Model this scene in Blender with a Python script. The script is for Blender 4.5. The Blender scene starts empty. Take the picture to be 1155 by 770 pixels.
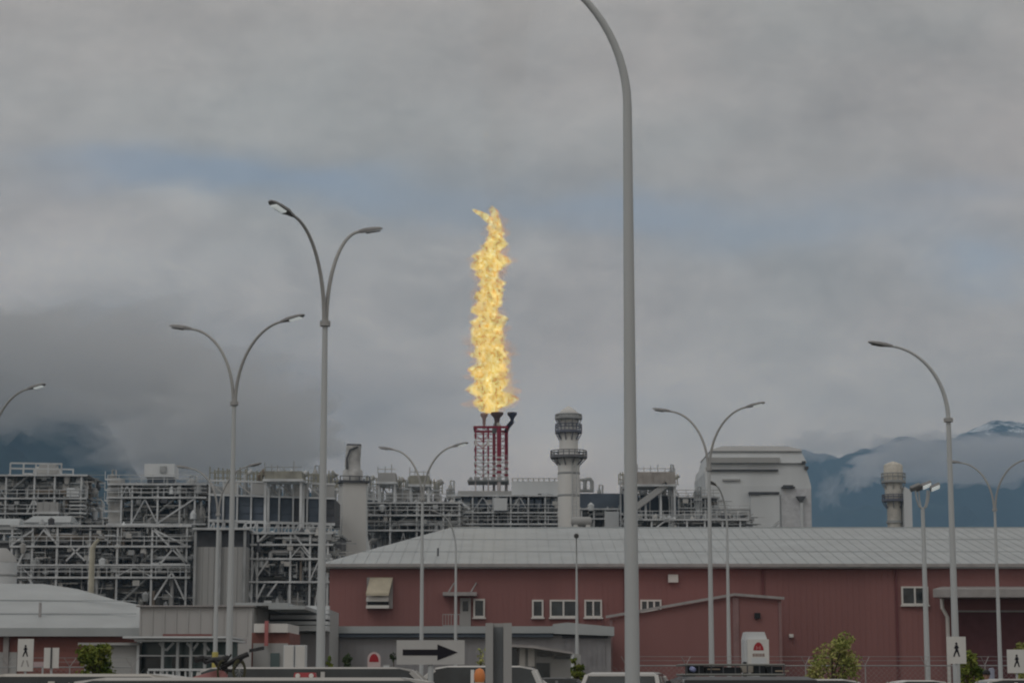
import bpy, math, random
from mathutils import Vector, Matrix, noise
R = math.radians
S = bpy.context.scene
COL = S.collection

# ---------------------------------------------------------------- camera
F = 2400.0                     # focal length in photo pixels (photo is 1155 wide)
PITCH = math.atan(380 / F)
EYE = 1.6
cd = bpy.data.cameras.new('camera'); cam = bpy.data.objects.new('camera', cd); COL.objects.link(cam)
cd.sensor_width = 36; cd.lens = 36 * F / 1155; cd.clip_start = 0.5; cd.clip_end = 40000
cam.location = (0, 0, EYE); cam.rotation_euler = (R(90) + PITCH, 0, 0)
S.camera = cam
CP, SP = math.cos(PITCH), math.sin(PITCH)
def azel(px, py):
    u = (px - 577.5) / F; v = (385 - py) / F
    y = CP - v * SP
    return u / y, (SP + v * CP) / y
def P(px, py, Y):
    a, e = azel(px, py)
    return Vector((a * Y, Y, EYE + e * Y))
def X(px, Y, py=720): return azel(px, py)[0] * Y
def Z(py, Y): return EYE + azel(577.5, py)[1] * Y

# ---------------------------------------------------------------- world
SUN_EL, SUN_AZ = R(48), R(215)          # azimuth clockwise from +Y (north)
W = bpy.data.worlds.new('World'); S.world = W; W.use_nodes = True
nt = W.node_tree; nt.nodes.clear(); L = nt.links
def N(t, **k):
    n = nt.nodes.new(t)
    for a, b in k.items(): setattr(n, a, b)
    return n
def M(op, a, b=None, c=None):
    n = N('ShaderNodeMath', operation=op)
    for i, v in enumerate((a, b, c)):
        if v is None: continue
        if isinstance(v, (int, float)): n.inputs[i].default_value = v
        else: L.new(v, n.inputs[i])
    return n.outputs[0]
tc = N('ShaderNodeTexCoord'); sx = N('ShaderNodeSeparateXYZ'); L.new(tc.outputs['Generated'], sx.inputs[0])
yy = M('MAXIMUM', sx.outputs[1], 0.08)
A0 = M('DIVIDE', sx.outputs[0], yy); E0 = M('DIVIDE', sx.outputs[2], yy)
def wnoise(scale, sxx, szz, detail=6, rough=0.55, off=0.0):
    cb = N('ShaderNodeCombineXYZ'); L.new(M('MULTIPLY', A0, sxx), cb.inputs[0]); L.new(M('MULTIPLY', E0, szz), cb.inputs[2]); cb.inputs[1].default_value = off
    n = N('ShaderNodeTexNoise'); n.inputs['Scale'].default_value = scale; n.inputs['Detail'].default_value = detail; n.inputs['Roughness'].default_value = rough
    L.new(cb.outputs[0], n.inputs['Vector']); return n.outputs[0]
nw1 = wnoise(9, 1, 2.2, 5, 0.55, 1.7); nw2 = wnoise(9, 1, 2.2, 5, 0.55, 8.3)
A = M('ADD', A0, M('MULTIPLY', M('SUBTRACT', nw1, 0.5), 0.085))
E = M('ADD', E0, M('MULTIPLY', M('SUBTRACT', nw2, 0.5), 0.042))
def blob(px, py, rx, ry, amp):
    a, e = azel(px, py)
    dx = M('DIVIDE', M('SUBTRACT', A, a), rx / F); dz = M('DIVIDE', M('SUBTRACT', E, e), ry / F)
    q = M('ADD', M('MULTIPLY', dx, dx), M('MULTIPLY', dz, dz))
    return M('MULTIPLY', M('EXPONENT', M('MULTIPLY', q, -1.0)), amp)
def total(bl):
    s = None
    for b in bl:
        v = blob(*b); s = v if s is None else M('ADD', s, v)
    return s
LUM = total([(140, 470, 240, 85, -0.24), (370, 480, 170, 80, -0.12), (60, 405, 150, 30, -0.08), (540, 520, 120, 40, 0.10), (960, 50, 330, 80, -0.12),
             (60, 30, 300, 110, -0.05), (198, 232, 42, 22, 0.30), (60, 300, 130, 40, 0.20), (330, 300, 170, 40, 0.12), (110, 245, 60, 18, 0.10), (20, 345, 60, 20, 0.12), (640, 290, 120, 30, 0.08),
             (560, 110, 300, 80, 0.03), (880, 400, 200, 70, 0.05), (900, 500, 160, 50, -0.03), (620, 350, 140, 60, 0.03),
             (130, 370, 70, 20, -0.08), (250, 330, 60, 22, 0.12), (430, 390, 90, 30, 0.08), (1110, 240, 60, 18, 0.10), (0, 150, 120, 30, -0.07), (870, 490, 380, 110, 0.26), (600, 470, 150, 80, 0.20), (640, 520, 60, 30, 0.12), (560, 200, 500, 60, -0.03)])
n1 = wnoise(8, 1, 2.3, 9, 0.60, 3.3); n2 = wnoise(24, 1, 1.6, 7, 0.62, 5.1); n3 = wnoise(75, 1, 1.3, 6, 0.65, 2.1)
nb = N('ShaderNodeTexNoise'); nb.inputs['Scale'].default_value = 15; nb.inputs['Detail'].default_value = 7; nb.inputs['Roughness'].default_value = 0.55; nb.inputs['Distortion'].default_value = 0.9
cbb = N('ShaderNodeCombineXYZ'); L.new(A, cbb.inputs[0]); L.new(M('MULTIPLY', E, 1.5), cbb.inputs[2]); L.new(cbb.outputs[0], nb.inputs['Vector'])
bil = M('SUBTRACT', 0.72, M('ABSOLUTE', M('SUBTRACT', M('MULTIPLY', nb.outputs[0], 2.6), 1.3)))
band = M('ADD', 0.25, total([(60, 330, 420, 110, 0.75), (900, 380, 420, 120, 0.7), (560, 330, 250, 90, 0.4)]))
LUM = M('ADD', LUM, M('MULTIPLY', M('MULTIPLY', M('SUBTRACT', bil, 0.42), 0.34), band))
lum = M('ADD', M('ADD', LUM, 1.0), M('ADD', M('MULTIPLY', M('SUBTRACT', n1, 0.5), 0.72), M('ADD', M('MULTIPLY', M('SUBTRACT', n2, 0.5), 0.36), M('MULTIPLY', M('SUBTRACT', n3, 0.5), 0.16))))
BL = total([(300, 205, 190, 26, 1.15), (150, 185, 110, 24, 0.6), (440, 235, 140, 22, 0.7), (690, 238, 150, 22, 0.8), (850, 265, 140, 30, 0.55),
            (1040, 215, 120, 18, 0.35), (1120, 295, 80, 26, 0.6), (660, 460, 90, 30, 0.3), (1000, 250, 120, 25, 0.25)])
blue = M('MULTIPLY', M('MINIMUM', M('MULTIPLY', BL, M('ADD', 0.25, M('MULTIPLY', n1, 1.5))), 1.0), 0.46)
sky = N('ShaderNodeTexSky', sky_type='NISHITA'); sky.sun_disc = False
sky.sun_elevation = SUN_EL; sky.sun_rotation = SUN_AZ; sky.altitude = 50; sky.air_density = 1.0; sky.dust_density = 0.6
CLOUD = 9.0
ramp = N('ShaderNodeMix', data_type='RGBA'); ramp.inputs[6].default_value = (1.075, 1.03, 0.95, 1); ramp.inputs[7].default_value = (1.145, 1.01, 0.91, 1)
wt = wnoise(5, 1, 2, 3, 0.5, 12.0); L.new(M('SUBTRACT', M('MULTIPLY', wt, 2.4), 0.7), ramp.inputs[0]); ramp.clamp_factor = True
lowm = N('ShaderNodeMix', data_type='RGBA'); lowm.blend_type = 'MULTIPLY'; lowm.inputs[7].default_value = (1.24, 1.05, 0.87, 1)
lf = N('ShaderNodeMapRange'); lf.inputs[1].default_value = 0.02; lf.inputs[2].default_value = 0.20; lf.inputs[3].default_value = 1.0; lf.inputs[4].default_value = 0.0
L.new(E0, lf.inputs[0]); L.new(lf.outputs[0], lowm.inputs[0]); L.new(ramp.outputs[2], lowm.inputs[6])
cv = N('ShaderNodeVectorMath', operation='SCALE'); L.new(lowm.outputs[2], cv.inputs[0]); L.new(M('MULTIPLY', lum, CLOUD), cv.inputs[3])
mx = N('ShaderNodeMix', data_type='RGBA'); L.new(blue, mx.inputs[0]); L.new(cv.outputs[0], mx.inputs[6]); 
sk = N('ShaderNodeVectorMath', operation='SCALE'); L.new(sky.outputs[0], sk.inputs[0]); sk.inputs[3].default_value = 2.1
L.new(sk.outputs[0], mx.inputs[7])
bg = N('ShaderNodeBackground'); bg.inputs[1].default_value = 0.1; L.new(mx.outputs[2], bg.inputs[0])
wo = N('ShaderNodeOutputWorld'); L.new(bg.outputs[0], wo.inputs[0])

sd = bpy.data.lights.new('sun', 'SUN'); sd.energy = 0.9; sd.angle = R(25); sd.color = (1, 0.98, 0.95)
so = bpy.data.objects.new('sun', sd); COL.objects.link(so)
dvec = Vector((math.sin(SUN_AZ) * math.cos(SUN_EL), math.cos(SUN_AZ) * math.cos(SUN_EL), math.sin(SUN_EL)))
so.rotation_euler = dvec.to_track_quat('Z', 'Y').to_euler(); so.location = dvec * 300

S.view_settings.view_transform = 'Standard'; S.view_settings.look = 'None'; S.view_settings.gamma = 1
S.view_settings.exposure = -1.12; S.view_settings.use_curve_mapping = False
S.render.engine = 'CYCLES'
S.cycles.use_denoising = True; S.cycles.filter_width = 2.1
S.cycles.max_bounces = 6; S.cycles.diffuse_bounces = 2; S.cycles.glossy_bounces = 2; S.cycles.transmission_bounces = 4
S.cycles.transparent_max_bounces = 24; S.cycles.volume_bounces = 2; S.cycles.volume_max_steps = 256

# ---------------------------------------------------------------- materials
MATS = {}
def mat(name, col, rough=0.6, metal=0.0, var=0.12, scale=1.5, bump=0.0, spec=0.3, streak=0.0):
    if name in MATS: return MATS[name]
    m = bpy.data.materials.new(name); m.use_nodes = True; t = m.node_tree; b = t.nodes['Principled BSDF']
    b.inputs['Roughness'].default_value = rough; b.inputs['Metallic'].default_value = metal; b.inputs['Specular IOR Level'].default_value = spec
    g = t.nodes.new('ShaderNodeTexCoord'); n = t.nodes.new('ShaderNodeTexNoise'); n.inputs['Scale'].default_value = scale; n.inputs['Detail'].default_value = 5
    src = g.outputs['Object']
    if streak:
        mp = t.nodes.new('ShaderNodeMapping'); mp.inputs['Scale'].default_value = (1, 1, streak); t.links.new(src, mp.inputs[0]); src = mp.outputs[0]
    t.links.new(src, n.inputs['Vector'])
    mr = t.nodes.new('ShaderNodeMapRange'); mr.inputs[1].default_value = 0.3; mr.inputs[2].default_value = 0.7; mr.inputs[3].default_value = 1 - var; mr.inputs[4].default_value = 1 + var
    t.links.new(n.outputs[0], mr.inputs[0])
    s = t.nodes.new('ShaderNodeVectorMath'); s.operation = 'SCALE'; s.inputs[0].default_value = col; t.links.new(mr.outputs[0], s.inputs[3])
    t.links.new(s.outputs[0], b.inputs['Base Color'])
    if bump:
        bp = t.nodes.new('ShaderNodeBump'); bp.inputs['Strength'].default_value = bump; bp.inputs['Distance'].default_value = 0.05
        t.links.new(n.outputs[0], bp.inputs['Height']); t.links.new(bp.outputs[0], b.inputs['Normal'])
    MATS[name] = m; return m
def emis(name, col, st):
    m = bpy.data.materials.new(name); m.use_nodes = True; b = m.node_tree.nodes['Principled BSDF']
    b.inputs['Base Color'].default_value = (0.8, 0.8, 0.8, 1); b.inputs['Emission Color'].default_value = (*col, 1); b.inputs['Emission Strength'].default_value = st
    return m
POLE = mat('galvanised_pole', (0.53, 0.565, 0.58), 0.5, 0.0, 0.10, 0.8, streak=0.15)
ARMM = mat('lamp_arm_grey', (0.40, 0.41, 0.41), 0.5, 0.1, 0.08, 2)
HEADM = mat('lamp_head_grey', (0.27, 0.275, 0.28), 0.5, 0.0, 0.08, 4)
LENSM = emis('lamp_lens_glass', (0.92, 1.0, 0.98), 0.7)
WSTEEL = mat('painted_light_steel', (0.55, 0.58, 0.60), 0.6, 0, 0.28, 0.35)
GSTEEL = mat('grey_steel', (0.34, 0.36, 0.37), 0.6, 0, 0.18, 0.7)
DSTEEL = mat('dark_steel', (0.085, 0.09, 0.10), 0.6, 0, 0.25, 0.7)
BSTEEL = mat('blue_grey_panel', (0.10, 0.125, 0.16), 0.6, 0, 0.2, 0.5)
INSUL = mat('pipe_insulation', (0.46, 0.465, 0.455), 0.45, 0, 0.15, 0.8)
RUSTY = mat('weathered_pipe', (0.20, 0.17, 0.14), 0.7, 0, 0.25, 0.9)
CONC = mat('pale_concrete', (0.66, 0.67, 0.66), 0.85, 0, 0.10, 0.25, streak=0.3)
CLAD = mat('white_cladding', (0.65, 0.69, 0.715), 0.6, 0, 0.11, 0.2, streak=0.2)
CLAD2 = mat('grey_cladding', (0.40, 0.41, 0.41), 0.6, 0, 0.06, 0.3, streak=0.2)
CLAD3 = mat('dull_grey_cladding', (0.30, 0.30, 0.315), 0.6, 0, 0.06, 0.3, streak=0.2)
ROOFM = mat('pale_metal_roof', (0.405, 0.44, 0.455), 0.45, 0, 0.09, 0.35)
REDW = mat('barn_red_cladding', (0.27, 0.130, 0.124), 0.65, 0, 0.10, 0.25, streak=0.12)
REDD = mat('brick_red', (0.27, 0.12, 0.105), 0.7, 0, 0.12, 0.4)  # even brick red of the left building wall
TRIM = mat('grey_trim', (0.36, 0.35, 0.35), 0.6)
TRIMW = mat('white_trim', (0.68, 0.68, 0.66), 0.5, 0, 0.04)
GLASS = mat('dark_window_glass', (0.035, 0.045, 0.05), 0.15, 0, 0.6, 0.9, spec=0.6)
GLASST = mat('green_tinted_glass', (0.10, 0.15, 0.155), 0.2, 0, 0.2, 0.6, spec=0.5)
BLACK = mat('black_plastic', (0.018, 0.019, 0.022), 0.5)
RUBBER = mat('tyre_rubber', (0.02, 0.02, 0.02), 0.9)
SIGNW = mat('sign_white', (0.70, 0.71, 0.69), 0.5, 0, 0.05, 2)
SIGNB = mat('sign_black', (0.012, 0.012, 0.02), 0.5)
SIGNR = mat('sign_red', (0.36, 0.03, 0.04), 0.5)
YEL = mat('safety_yellow', (0.52, 0.46, 0.14), 0.6)
ORANGE = mat('beacon_orange', (0.75, 0.27, 0.09), 0.4)
DRED = mat('flare_red_paint', (0.26, 0.03, 0.06), 0.6)
TAN = mat('tan_paint', (0.42, 0.36, 0.28), 0.6)
LOGF = mat('bark', (0.09, 0.07, 0.05), 0.9)

# ---------------------------------------------------------------- mesh helpers
def outward(o, smooth=True):
    import bmesh
    bm = bmesh.new(); bm.from_mesh(o.data); bmesh.ops.recalc_face_normals(bm, faces=bm.faces[:]); bm.to_mesh(o.data); bm.free()
    for p in o.data.polygons: p.use_smooth = smooth
    o.data.update(); return o
class MB:
    def __init__(s): s.v = []; s.f = []; s.mi = []
    def add(s, vs, fs, mi=0):
        b = len(s.v); s.v += [tuple(v) for v in vs]; s.f += [tuple(i + b for i in f) for f in fs]; s.mi += [mi] * len(fs)
    def box(s, x0, x1, y0, y1, z0, z1, mi=0):
        s.add([(x0, y0, z0), (x1, y0, z0), (x1, y1, z0), (x0, y1, z0), (x0, y0, z1), (x1, y0, z1), (x1, y1, z1), (x0, y1, z1)],
              [(0, 3, 2, 1), (4, 5, 6, 7), (0, 1, 5, 4), (1, 2, 6, 5), (2, 3, 7, 6), (3, 0, 4, 7)], mi)
    def rings(s, rs, mi=0, cap=True, closed=False, split=True):
        n = len(rs[0]); vs = [p for r in rs for p in r]; fs = []
        for k in range(len(rs) - 1 + (1 if closed else 0)):
            k2 = (k + 1) % len(rs)
            for i in range(n):
                j = (i + 1) % n; fs.append((k * n + i, k * n + j, k2 * n + j, k2 * n + i))
        if cap and not closed:
            if split and n > 4:
                m = len(vs); vs += list(rs[0]) + list(rs[-1]); fs.append(tuple(m + n - 1 - i for i in range(n))); fs.append(tuple(m + n + i for i in range(n)))
            else: fs.append(tuple(range(n - 1, -1, -1))); fs.append(tuple((len(rs) - 1) * n + i for i in range(n)))
        s.add(vs, fs, mi)
    def tube(s, pts, r, n=8, mi=0):
        pts = [Vector(p) for p in pts]; rr = r if isinstance(r, (list, tuple)) else [r] * len(pts); rs = []
        t0 = (pts[1] - pts[0]).normalized(); up = Vector((0, 0, 1)) if abs(t0.z) < 0.9 else Vector((1, 0, 0))
        a = t0.cross(up).normalized()
        for i, p in enumerate(pts):
            t = (pts[min(i + 1, len(pts) - 1)] - pts[max(i - 1, 0)]).normalized()
            a = (a - t * a.dot(t)).normalized(); b = t.cross(a)
            rs.append([p + (a * math.cos(k * 2 * math.pi / n) + b * math.sin(k * 2 * math.pi / n)) * rr[i] for k in range(n)])
        s.rings(rs, mi)
    def lathe(s, prof, c=(0, 0, 0), n=20, mi=0):      # prof: (r, z)
        s.rings([[(c[0] + r * math.cos(k * 2 * math.pi / n), c[1] + r * math.sin(k * 2 * math.pi / n), c[2] + z) for k in range(n)] for r, z in prof], mi)
    def bar(s, a, b, w=0.1, h=None, mi=0):
        a = Vector(a); b = Vector(b); h = h or w; t = (b - a).normalized(); up = Vector((0, 0, 1)) if abs(t.z) < 0.95 else Vector((0, 1, 0))
        u = t.cross(up).normalized() * w / 2; q = u.cross(t).normalized() * h / 2
        s.rings([[p - u - q, p + u - q, p + u + q, p - u + q] for p in (a, b)], mi)
    def drum(s, a, b, r, n=16, mi=0):                 # cylinder with domed ends
        a = Vector(a); b = Vector(b); t = (b - a); l = t.length; t.normalize(); pts = []; rr = []
        for q in (0.05, 0.4, 0.75, 1.0): pts.append(a + t * r * 0.45 * (1 - math.sqrt(max(0, 1 - q * q)))); rr.append(r * q)
        for q in (1.0, 0.75, 0.4, 0.05): pts.append(b - t * r * 0.45 * (1 - math.sqrt(max(0, 1 - q * q)))); rr.append(r * q)
        up = Vector((0, 0, 1)) if abs(t.z) < 0.9 else Vector((1, 0, 0)); u = t.cross(up).normalized(); w = t.cross(u); rs = []
        for p, q in zip(pts, rr): rs.append([p + (u * math.cos(k * 2 * math.pi / n) + w * math.sin(k * 2 * math.pi / n)) * q for k in range(n)])
        s.rings(rs, mi)
    def prism(s, poly, y0, y1, mi=0):                 # poly in (x, z), extruded along y
        n = len(poly)
        s.add([(x, y0, z) for x, z in poly] + [(x, y1, z) for x, z in poly],
              [tuple(range(n)), tuple(range(2 * n - 1, n - 1, -1))] + [((i + 1) % n, i, i + n, (i + 1) % n + n) for i in range(n)], mi)
    def build(s, name, mats, parent=None, smooth=False, loc=(0, 0, 0)):
        me = bpy.data.meshes.new(name); me.from_pydata(s.v, [], s.f)
        for m in (mats if isinstance(mats, (list, tuple)) else [mats]): me.materials.append(m)
        for p, i in zip(me.polygons, s.mi): p.material_index = i; p.use_smooth = smooth and len(p.vertices) == 4
        me.update()
        o = bpy.data.objects.new(name, me); COL.objects.link(o); o.location = loc
        if parent: o.parent = parent
        return o
def thing(name, label, cat, loc=(0, 0, 0), rz=0.0, group=None):
    o = bpy.data.objects.new(name, None); COL.objects.link(o); o.location = loc; o.rotation_euler = (0, 0, rz)
    o.empty_display_size = 0.5
    o['label'] = label; o['category'] = cat
    if group: o['group'] = group
    return o
def tag(o, label, cat, group=None, kind=None):
    o['label'] = label; o['category'] = cat
    if group: o['group'] = group
    if kind: o['kind'] = kind
    return o
def struct(o): o['kind'] = 'structure'; return o
def boxpart(name, m, par, *a):
    b = MB(); b.box(*a); return b.build(name, m, par)
# ---------------------------------------------------------------- ground, road
GROUND = mat('ground_earth', (0.10, 0.095, 0.08), 0.95, 0, 0.25, 0.01)
ASPH = mat('asphalt', (0.05, 0.05, 0.052), 0.9, 0, 0.2, 0.6, bump=0.3)
b = MB()
n = 24
for i in range(n):
    for j in range(n):
        pass
b.add([(-16000, -3000, 0), (16000, -3000, 0), (16000, 18000, 0), (-16000, 18000, 0)], [(0, 1, 2, 3)])
struct(b.build('ground', GROUND))
b = MB(); b.add([(-90, -30, 0.004), (110, -30, 0.004), (110, 92, 0.004), (-90, 92, 0.004)], [(0, 1, 2, 3)])
struct(b.build('parking_lot', ASPH))
b = MB(); b.add([(-90, 95, 0.004), (110, 95, 0.004), (110, 104, 0.004), (-90, 104, 0.004)], [(0, 1, 2, 3)])
struct(b.build('road', ASPH))
b = MB(); b.box(-90, 110, 92.0, 92.3, 0, 0.13); b.box(-90, 110, 104.0, 104.3, 0, 0.13); struct(b.build('kerb', CONC))
b = MB()
for k in range(-14, 16):
    for yr in (22, 40, 58): b.add([(k * 2.8, yr, 0.008), (k * 2.8 + 0.12, yr, 0.008), (k * 2.8 + 0.12, yr + 5.2, 0.008), (k * 2.8, yr + 5.2, 0.008)], [(0, 1, 2, 3)])
for k in range(-10, 12): b.add([(k * 9, 99.4, 0.008), (k * 9 + 3, 99.4, 0.008), (k * 9 + 3, 99.55, 0.008), (k * 9, 99.55, 0.008)], [(0, 1, 2, 3)])
struct(b.build('road_markings', mat('road_paint', (0.6, 0.6, 0.57), 0.8, 0, 0.15, 3)))

# ---------------------------------------------------------------- mountains
def interp(tab, x):
    if x <= tab[0][0]: return tab[0][1]
    for (x0, y0), (x1, y1) in zip(tab, tab[1:]):
        if x <= x1:
            t = (x - x0) / (x1 - x0); t = t * t * (3 - 2 * t) * 0.5 + t * 0.5; return y0 + (y1 - y0) * t
    return tab[-1][1]
def forest_mat(name, snow_z):
    m = bpy.data.materials.new(name); m.use_nodes = True; t = m.node_tree; bs = t.nodes['Principled BSDF']; bs.inputs['Roughness'].default_value = 0.95; bs.inputs['Specular IOR Level'].default_value = 0.1
    g = t.nodes.new('ShaderNodeTexCoord')
    def no(sc, d=8, ro=0.6):
        q = t.nodes.new('ShaderNodeTexNoise'); q.inputs['Scale'].default_value = sc; q.inputs['Detail'].default_value = d; q.inputs['Roughness'].default_value = ro
        t.links.new(g.outputs['Object'], q.inputs['Vector']); return q.outputs[0]
    r = t.nodes.new('ShaderNodeValToRGB'); t.links.new(no(0.006), r.inputs[0])
    r.color_ramp.elements[0].position = 0.35; r.color_ramp.elements[0].color = (0.014, 0.030, 0.040, 1); r.color_ramp.elements[1].position = 0.68; r.color_ramp.elements[1].color = (0.042, 0.070, 0.078, 1)  # distance haze partly put into the forest colour as extra blue
    s = t.nodes.new('ShaderNodeSeparateXYZ'); t.links.new(g.outputs['Object'], s.inputs[0])
    def ma(op, a, c):
        q = t.nodes.new('ShaderNodeMath'); q.operation = op
        for i, v in enumerate((a, c)):
            if isinstance(v, (int, float)): q.inputs[i].default_value = v
            else: t.links.new(v, q.inputs[i])
        return q.outputs[0]
    h = ma('DIVIDE', ma('SUBTRACT', s.outputs[2], snow_z), 160.0)
    k = t.nodes.new('ShaderNodeMath'); k.operation = 'MULTIPLY'; k.use_clamp = True
    t.links.new(ma('SUBTRACT', ma('ADD', no(0.02, 6, 0.7), ma('MINIMUM', h, 0.12)), 0.585), k.inputs[0]); k.inputs[1].default_value = 12
    x = t.nodes.new('ShaderNodeMix'); x.data_type = 'RGBA'; t.links.new(k.outputs[0], x.inputs[0]); t.links.new(r.outputs[0], x.inputs[6]); x.inputs[7].default_value = (0.75, 0.78, 0.8, 1)
    t.links.new(x.outputs[2], bs.inputs['Base Color']); return m
def mountain(name, prof, Yr, foot, back, px0, px1, material, nx=260, ny=60, rough=70):
    b = MB(); vs = []; fs = []
    for j in range(ny):
        t = j / (ny - 1); Y = Yr - foot + (foot + back) * t
        for i in range(nx):
            px = px0 + (px1 - px0) * i / (nx - 1); x = (px - 577.5) / F * Yr
            top = Z(interp(prof, px), Yr)
            u = (Y - Yr); sh = 1 - abs(u / foot) ** 1.25 if u < 0 else 1 - (u / back) ** 1.2
            nn = noise.fractal(Vector((x / 420, Y / 420, 3.1)), 0.9, 2.1, 6)
            ridge = 1 - abs(noise.noise(Vector((x / 600, Y / 1400, 7))))
            z = top * max(0, sh) + (nn * rough + (ridge - 0.75) * rough * 1.5) * min(1, max(0.0, sh) * 2.2) * (0.35 + 0.65 * min(1, abs(u) / 300))
            vs.append((x, Y, max(z, -5)))
    for j in range(ny - 1):
        for i in range(nx - 1): fs.append((j * nx + i, j * nx + i + 1, (j + 1) * nx + i + 1, (j + 1) * nx + i))
    b.add(vs, fs); return struct(b.build(name, material, smooth=True))
mountain('mountain', [(-700, 520), (-400, 440), (-150, 400), (0, 418), (60, 436), (100, 458), (120, 492), (136, 524), (165, 536), (215, 541), (300, 556), (420, 590), (520, 640)],
         3600, 1500, 1500, -700, 520, forest_mat('haze_blue_forest', 1500))
mountain('snowy_mountain', [(640, 640), (760, 585), (850, 530), (900, 514), (935, 516), (960, 510), (1005, 506), (1040, 512), (1065, 503), (1090, 490), (1130, 480), (1160, 482), (1300, 440), (1500, 470), (1800, 560)],
         7200, 2600, 1700, 640, 1800, forest_mat('haze_blue_snow_forest', 800), nx=420, ny=80, rough=95)

# ---------------------------------------------------------------- air: haze and mist banks
def vol_mat(name, col, dens, aniso=0.0):
    m = bpy.data.materials.new(name); m.use_nodes = True; t = m.node_tree; t.nodes.clear()
    v = t.nodes.new('ShaderNodeVolumePrincipled'); v.inputs['Color'].default_value = (*col, 1); v.inputs['Density'].default_value = dens; v.inputs['Anisotropy'].default_value = aniso
    o = t.nodes.new('ShaderNodeOutputMaterial'); t.links.new(v.outputs[0], o.inputs['Volume']); return m
b = MB(); b.box(-6500, 6500, -400, 9200, -6, 1180)
hz = b.build('haze', vol_mat('haze_air', (0.43, 0.70, 1.0), 1.15e-4)); hz['kind'] = 'stuff'
MISTM = vol_mat('mist', (0.97, 0.98, 1.0), 0.0042, 0.2)
def mist(px, py, Y, rx, ry, rd, seed, m=MISTM, disp=0.45):
    c = P(px, py, Y); k = Y / F; nu, nv = 72, 36; vs = []; fs = []
    def pt(th, ph):
        d = Vector((math.cos(ph) * math.cos(th), math.cos(ph) * math.sin(th), math.sin(ph)))
        q = noise.fractal(d * 2.1 + Vector((seed * 7.3, seed, 1)), 0.75, 2.0, 5)
        r = 1 + disp * q
        return (d.x * rx * k * r, d.y * rd * r, d.z * ry * k * r * (1 + 0.3 * q))
    for j in range(1, nv):
        for i in range(nu): vs.append(pt(i * 2 * math.pi / nu, -math.pi / 2 + math.pi * j / nv))
    for j in range(nv - 2):
        for i in range(nu): fs.append((j * nu + i, j * nu + (i + 1) % nu, (j + 1) * nu + (i + 1) % nu, (j + 1) * nu + i))
    s = len(vs); vs.append(pt(0, -math.pi / 2)); vs.append(pt(0, math.pi / 2)); 
    for i in range(nu): fs.append((s, (i + 1) % nu, i)); fs.append((s + 1, (nv - 2) * nu + i, (nv - 2) * nu + (i + 1) % nu))
    b = MB(); b.add(vs, fs); o = outward(b.build('mist_bank', m, smooth=True, loc=c)); o['kind'] = 'stuff'; return o
MISTL = vol_mat('grey_mist', (0.97, 0.97, 0.97), 0.0075, 0.2)
MISTP = vol_mat('thin_mist', (0.97, 0.98, 1.0), 0.0028, 0.2)
mist(20, 418, 2550, 270, 54, 300, 1, MISTL, 0.4)
mist(110, 470, 2450, 60, 16, 160, 12, MISTP, 0.6)
mist(150, 508, 2400, 44, 30, 200, 14, MISTP, 0.6)
mist(40, 484, 2450, 40, 9, 120, 13, MISTP, 0.6)
mist(250, 486, 2500, 128, 54, 300, 2, MISTL, 0.5)
MISTW = vol_mat('white_mist', (0.98, 0.98, 1.0), 0.0075, 0.2)
mist(1115, 518, 5200, 120, 19, 420, 3, MISTW, .4)
mist(1012, 513, 5100, 40, 13, 300, 4, MISTW, .6)
mist(925, 504, 5100, 46, 9, 260, 5, MISTP, .6)
mist(972, 536, 4900, 16, 15, 160, 9, MISTW, .6)
mist(936, 552, 4700, 11, 15, 140, 6, MISTP, .6)

# ---------------------------------------------------------------- red building
def wall_windows(root, specs, Y, mull=1):
    for (x0, x1, y0, y1, nm) in specs:
        a = P(x0, y0, Y); c = P(x1, y1, Y); w = 0.13
        b = MB()
        xs0, xs1, zt, zb = a.x - root.location.x, c.x - root.location.x, a.z, c.z; yf = Y - root.location.y
        b.box(xs0, xs1, yf - 0.2, yf + 0.05, zt - w, zt); b.box(xs0, xs1, yf - 0.2, yf + 0.05, zb, zb + w)
        for k in range(nm + 1):
            xm = xs0 + (xs1 - xs0 - w) * k / nm; b.box(xm, xm + w, yf - 0.19, yf + 0.05, zb + w, zt - w)
        f = b.build('window', TRIMW, root)
        p = MB(); p.box(xs0 + w, xs1 - w, yf - 0.1, yf + 0.04, zb + w, zt - w); p.build('pane', GLASS, f)
        s = MB(); s.box(xs0 - 0.08, xs1 + 0.08, yf - 0.28, yf - 0.003, zb - 0.1, zb); s.build('sill', TRIMW, f)
YR = 165.0
xl, xr = X(371, YR, 700), X(1500, YR)
rb = thing('red_building', 'long dark red clad industrial building with pale metal hip roof', 'building', ((xl + xr) / 2, YR, 0))
ox = rb.location.x
ze = Z(638, YR); yb = 46
b = MB()
b.box(xl - ox, xr - ox, 0, yb, 0, ze)
k = xl - ox + 0.3
while k < xr - ox - 0.3: b.box(k, k + 0.05, -0.018, 0.002, 0.3, ze - 0.25); k += 0.45     # ribs of the cladding
b.build('wall', REDW, rb)
yrd = 24.0; zr = Z(595, YR + yrd); rx0 = azel(507, 595)[0] * (YR + yrd) - ox
zf = ze + 0.15; ov = 0.7
b = MB()
p0 = (xl - ox - ov, -ov, zf); p1 = (xr - ox + ov, -ov, zf); p2 = (xr - ox + ov, yb + ov, zf); p3 = (xl - ox - ov, yb + ov, zf)
r0 = (rx0, yrd, zr); r1 = (xr - ox - 12, yrd, zr)
dn = lambda p: (p[0], p[1], p[2] - 0.35)
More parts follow.
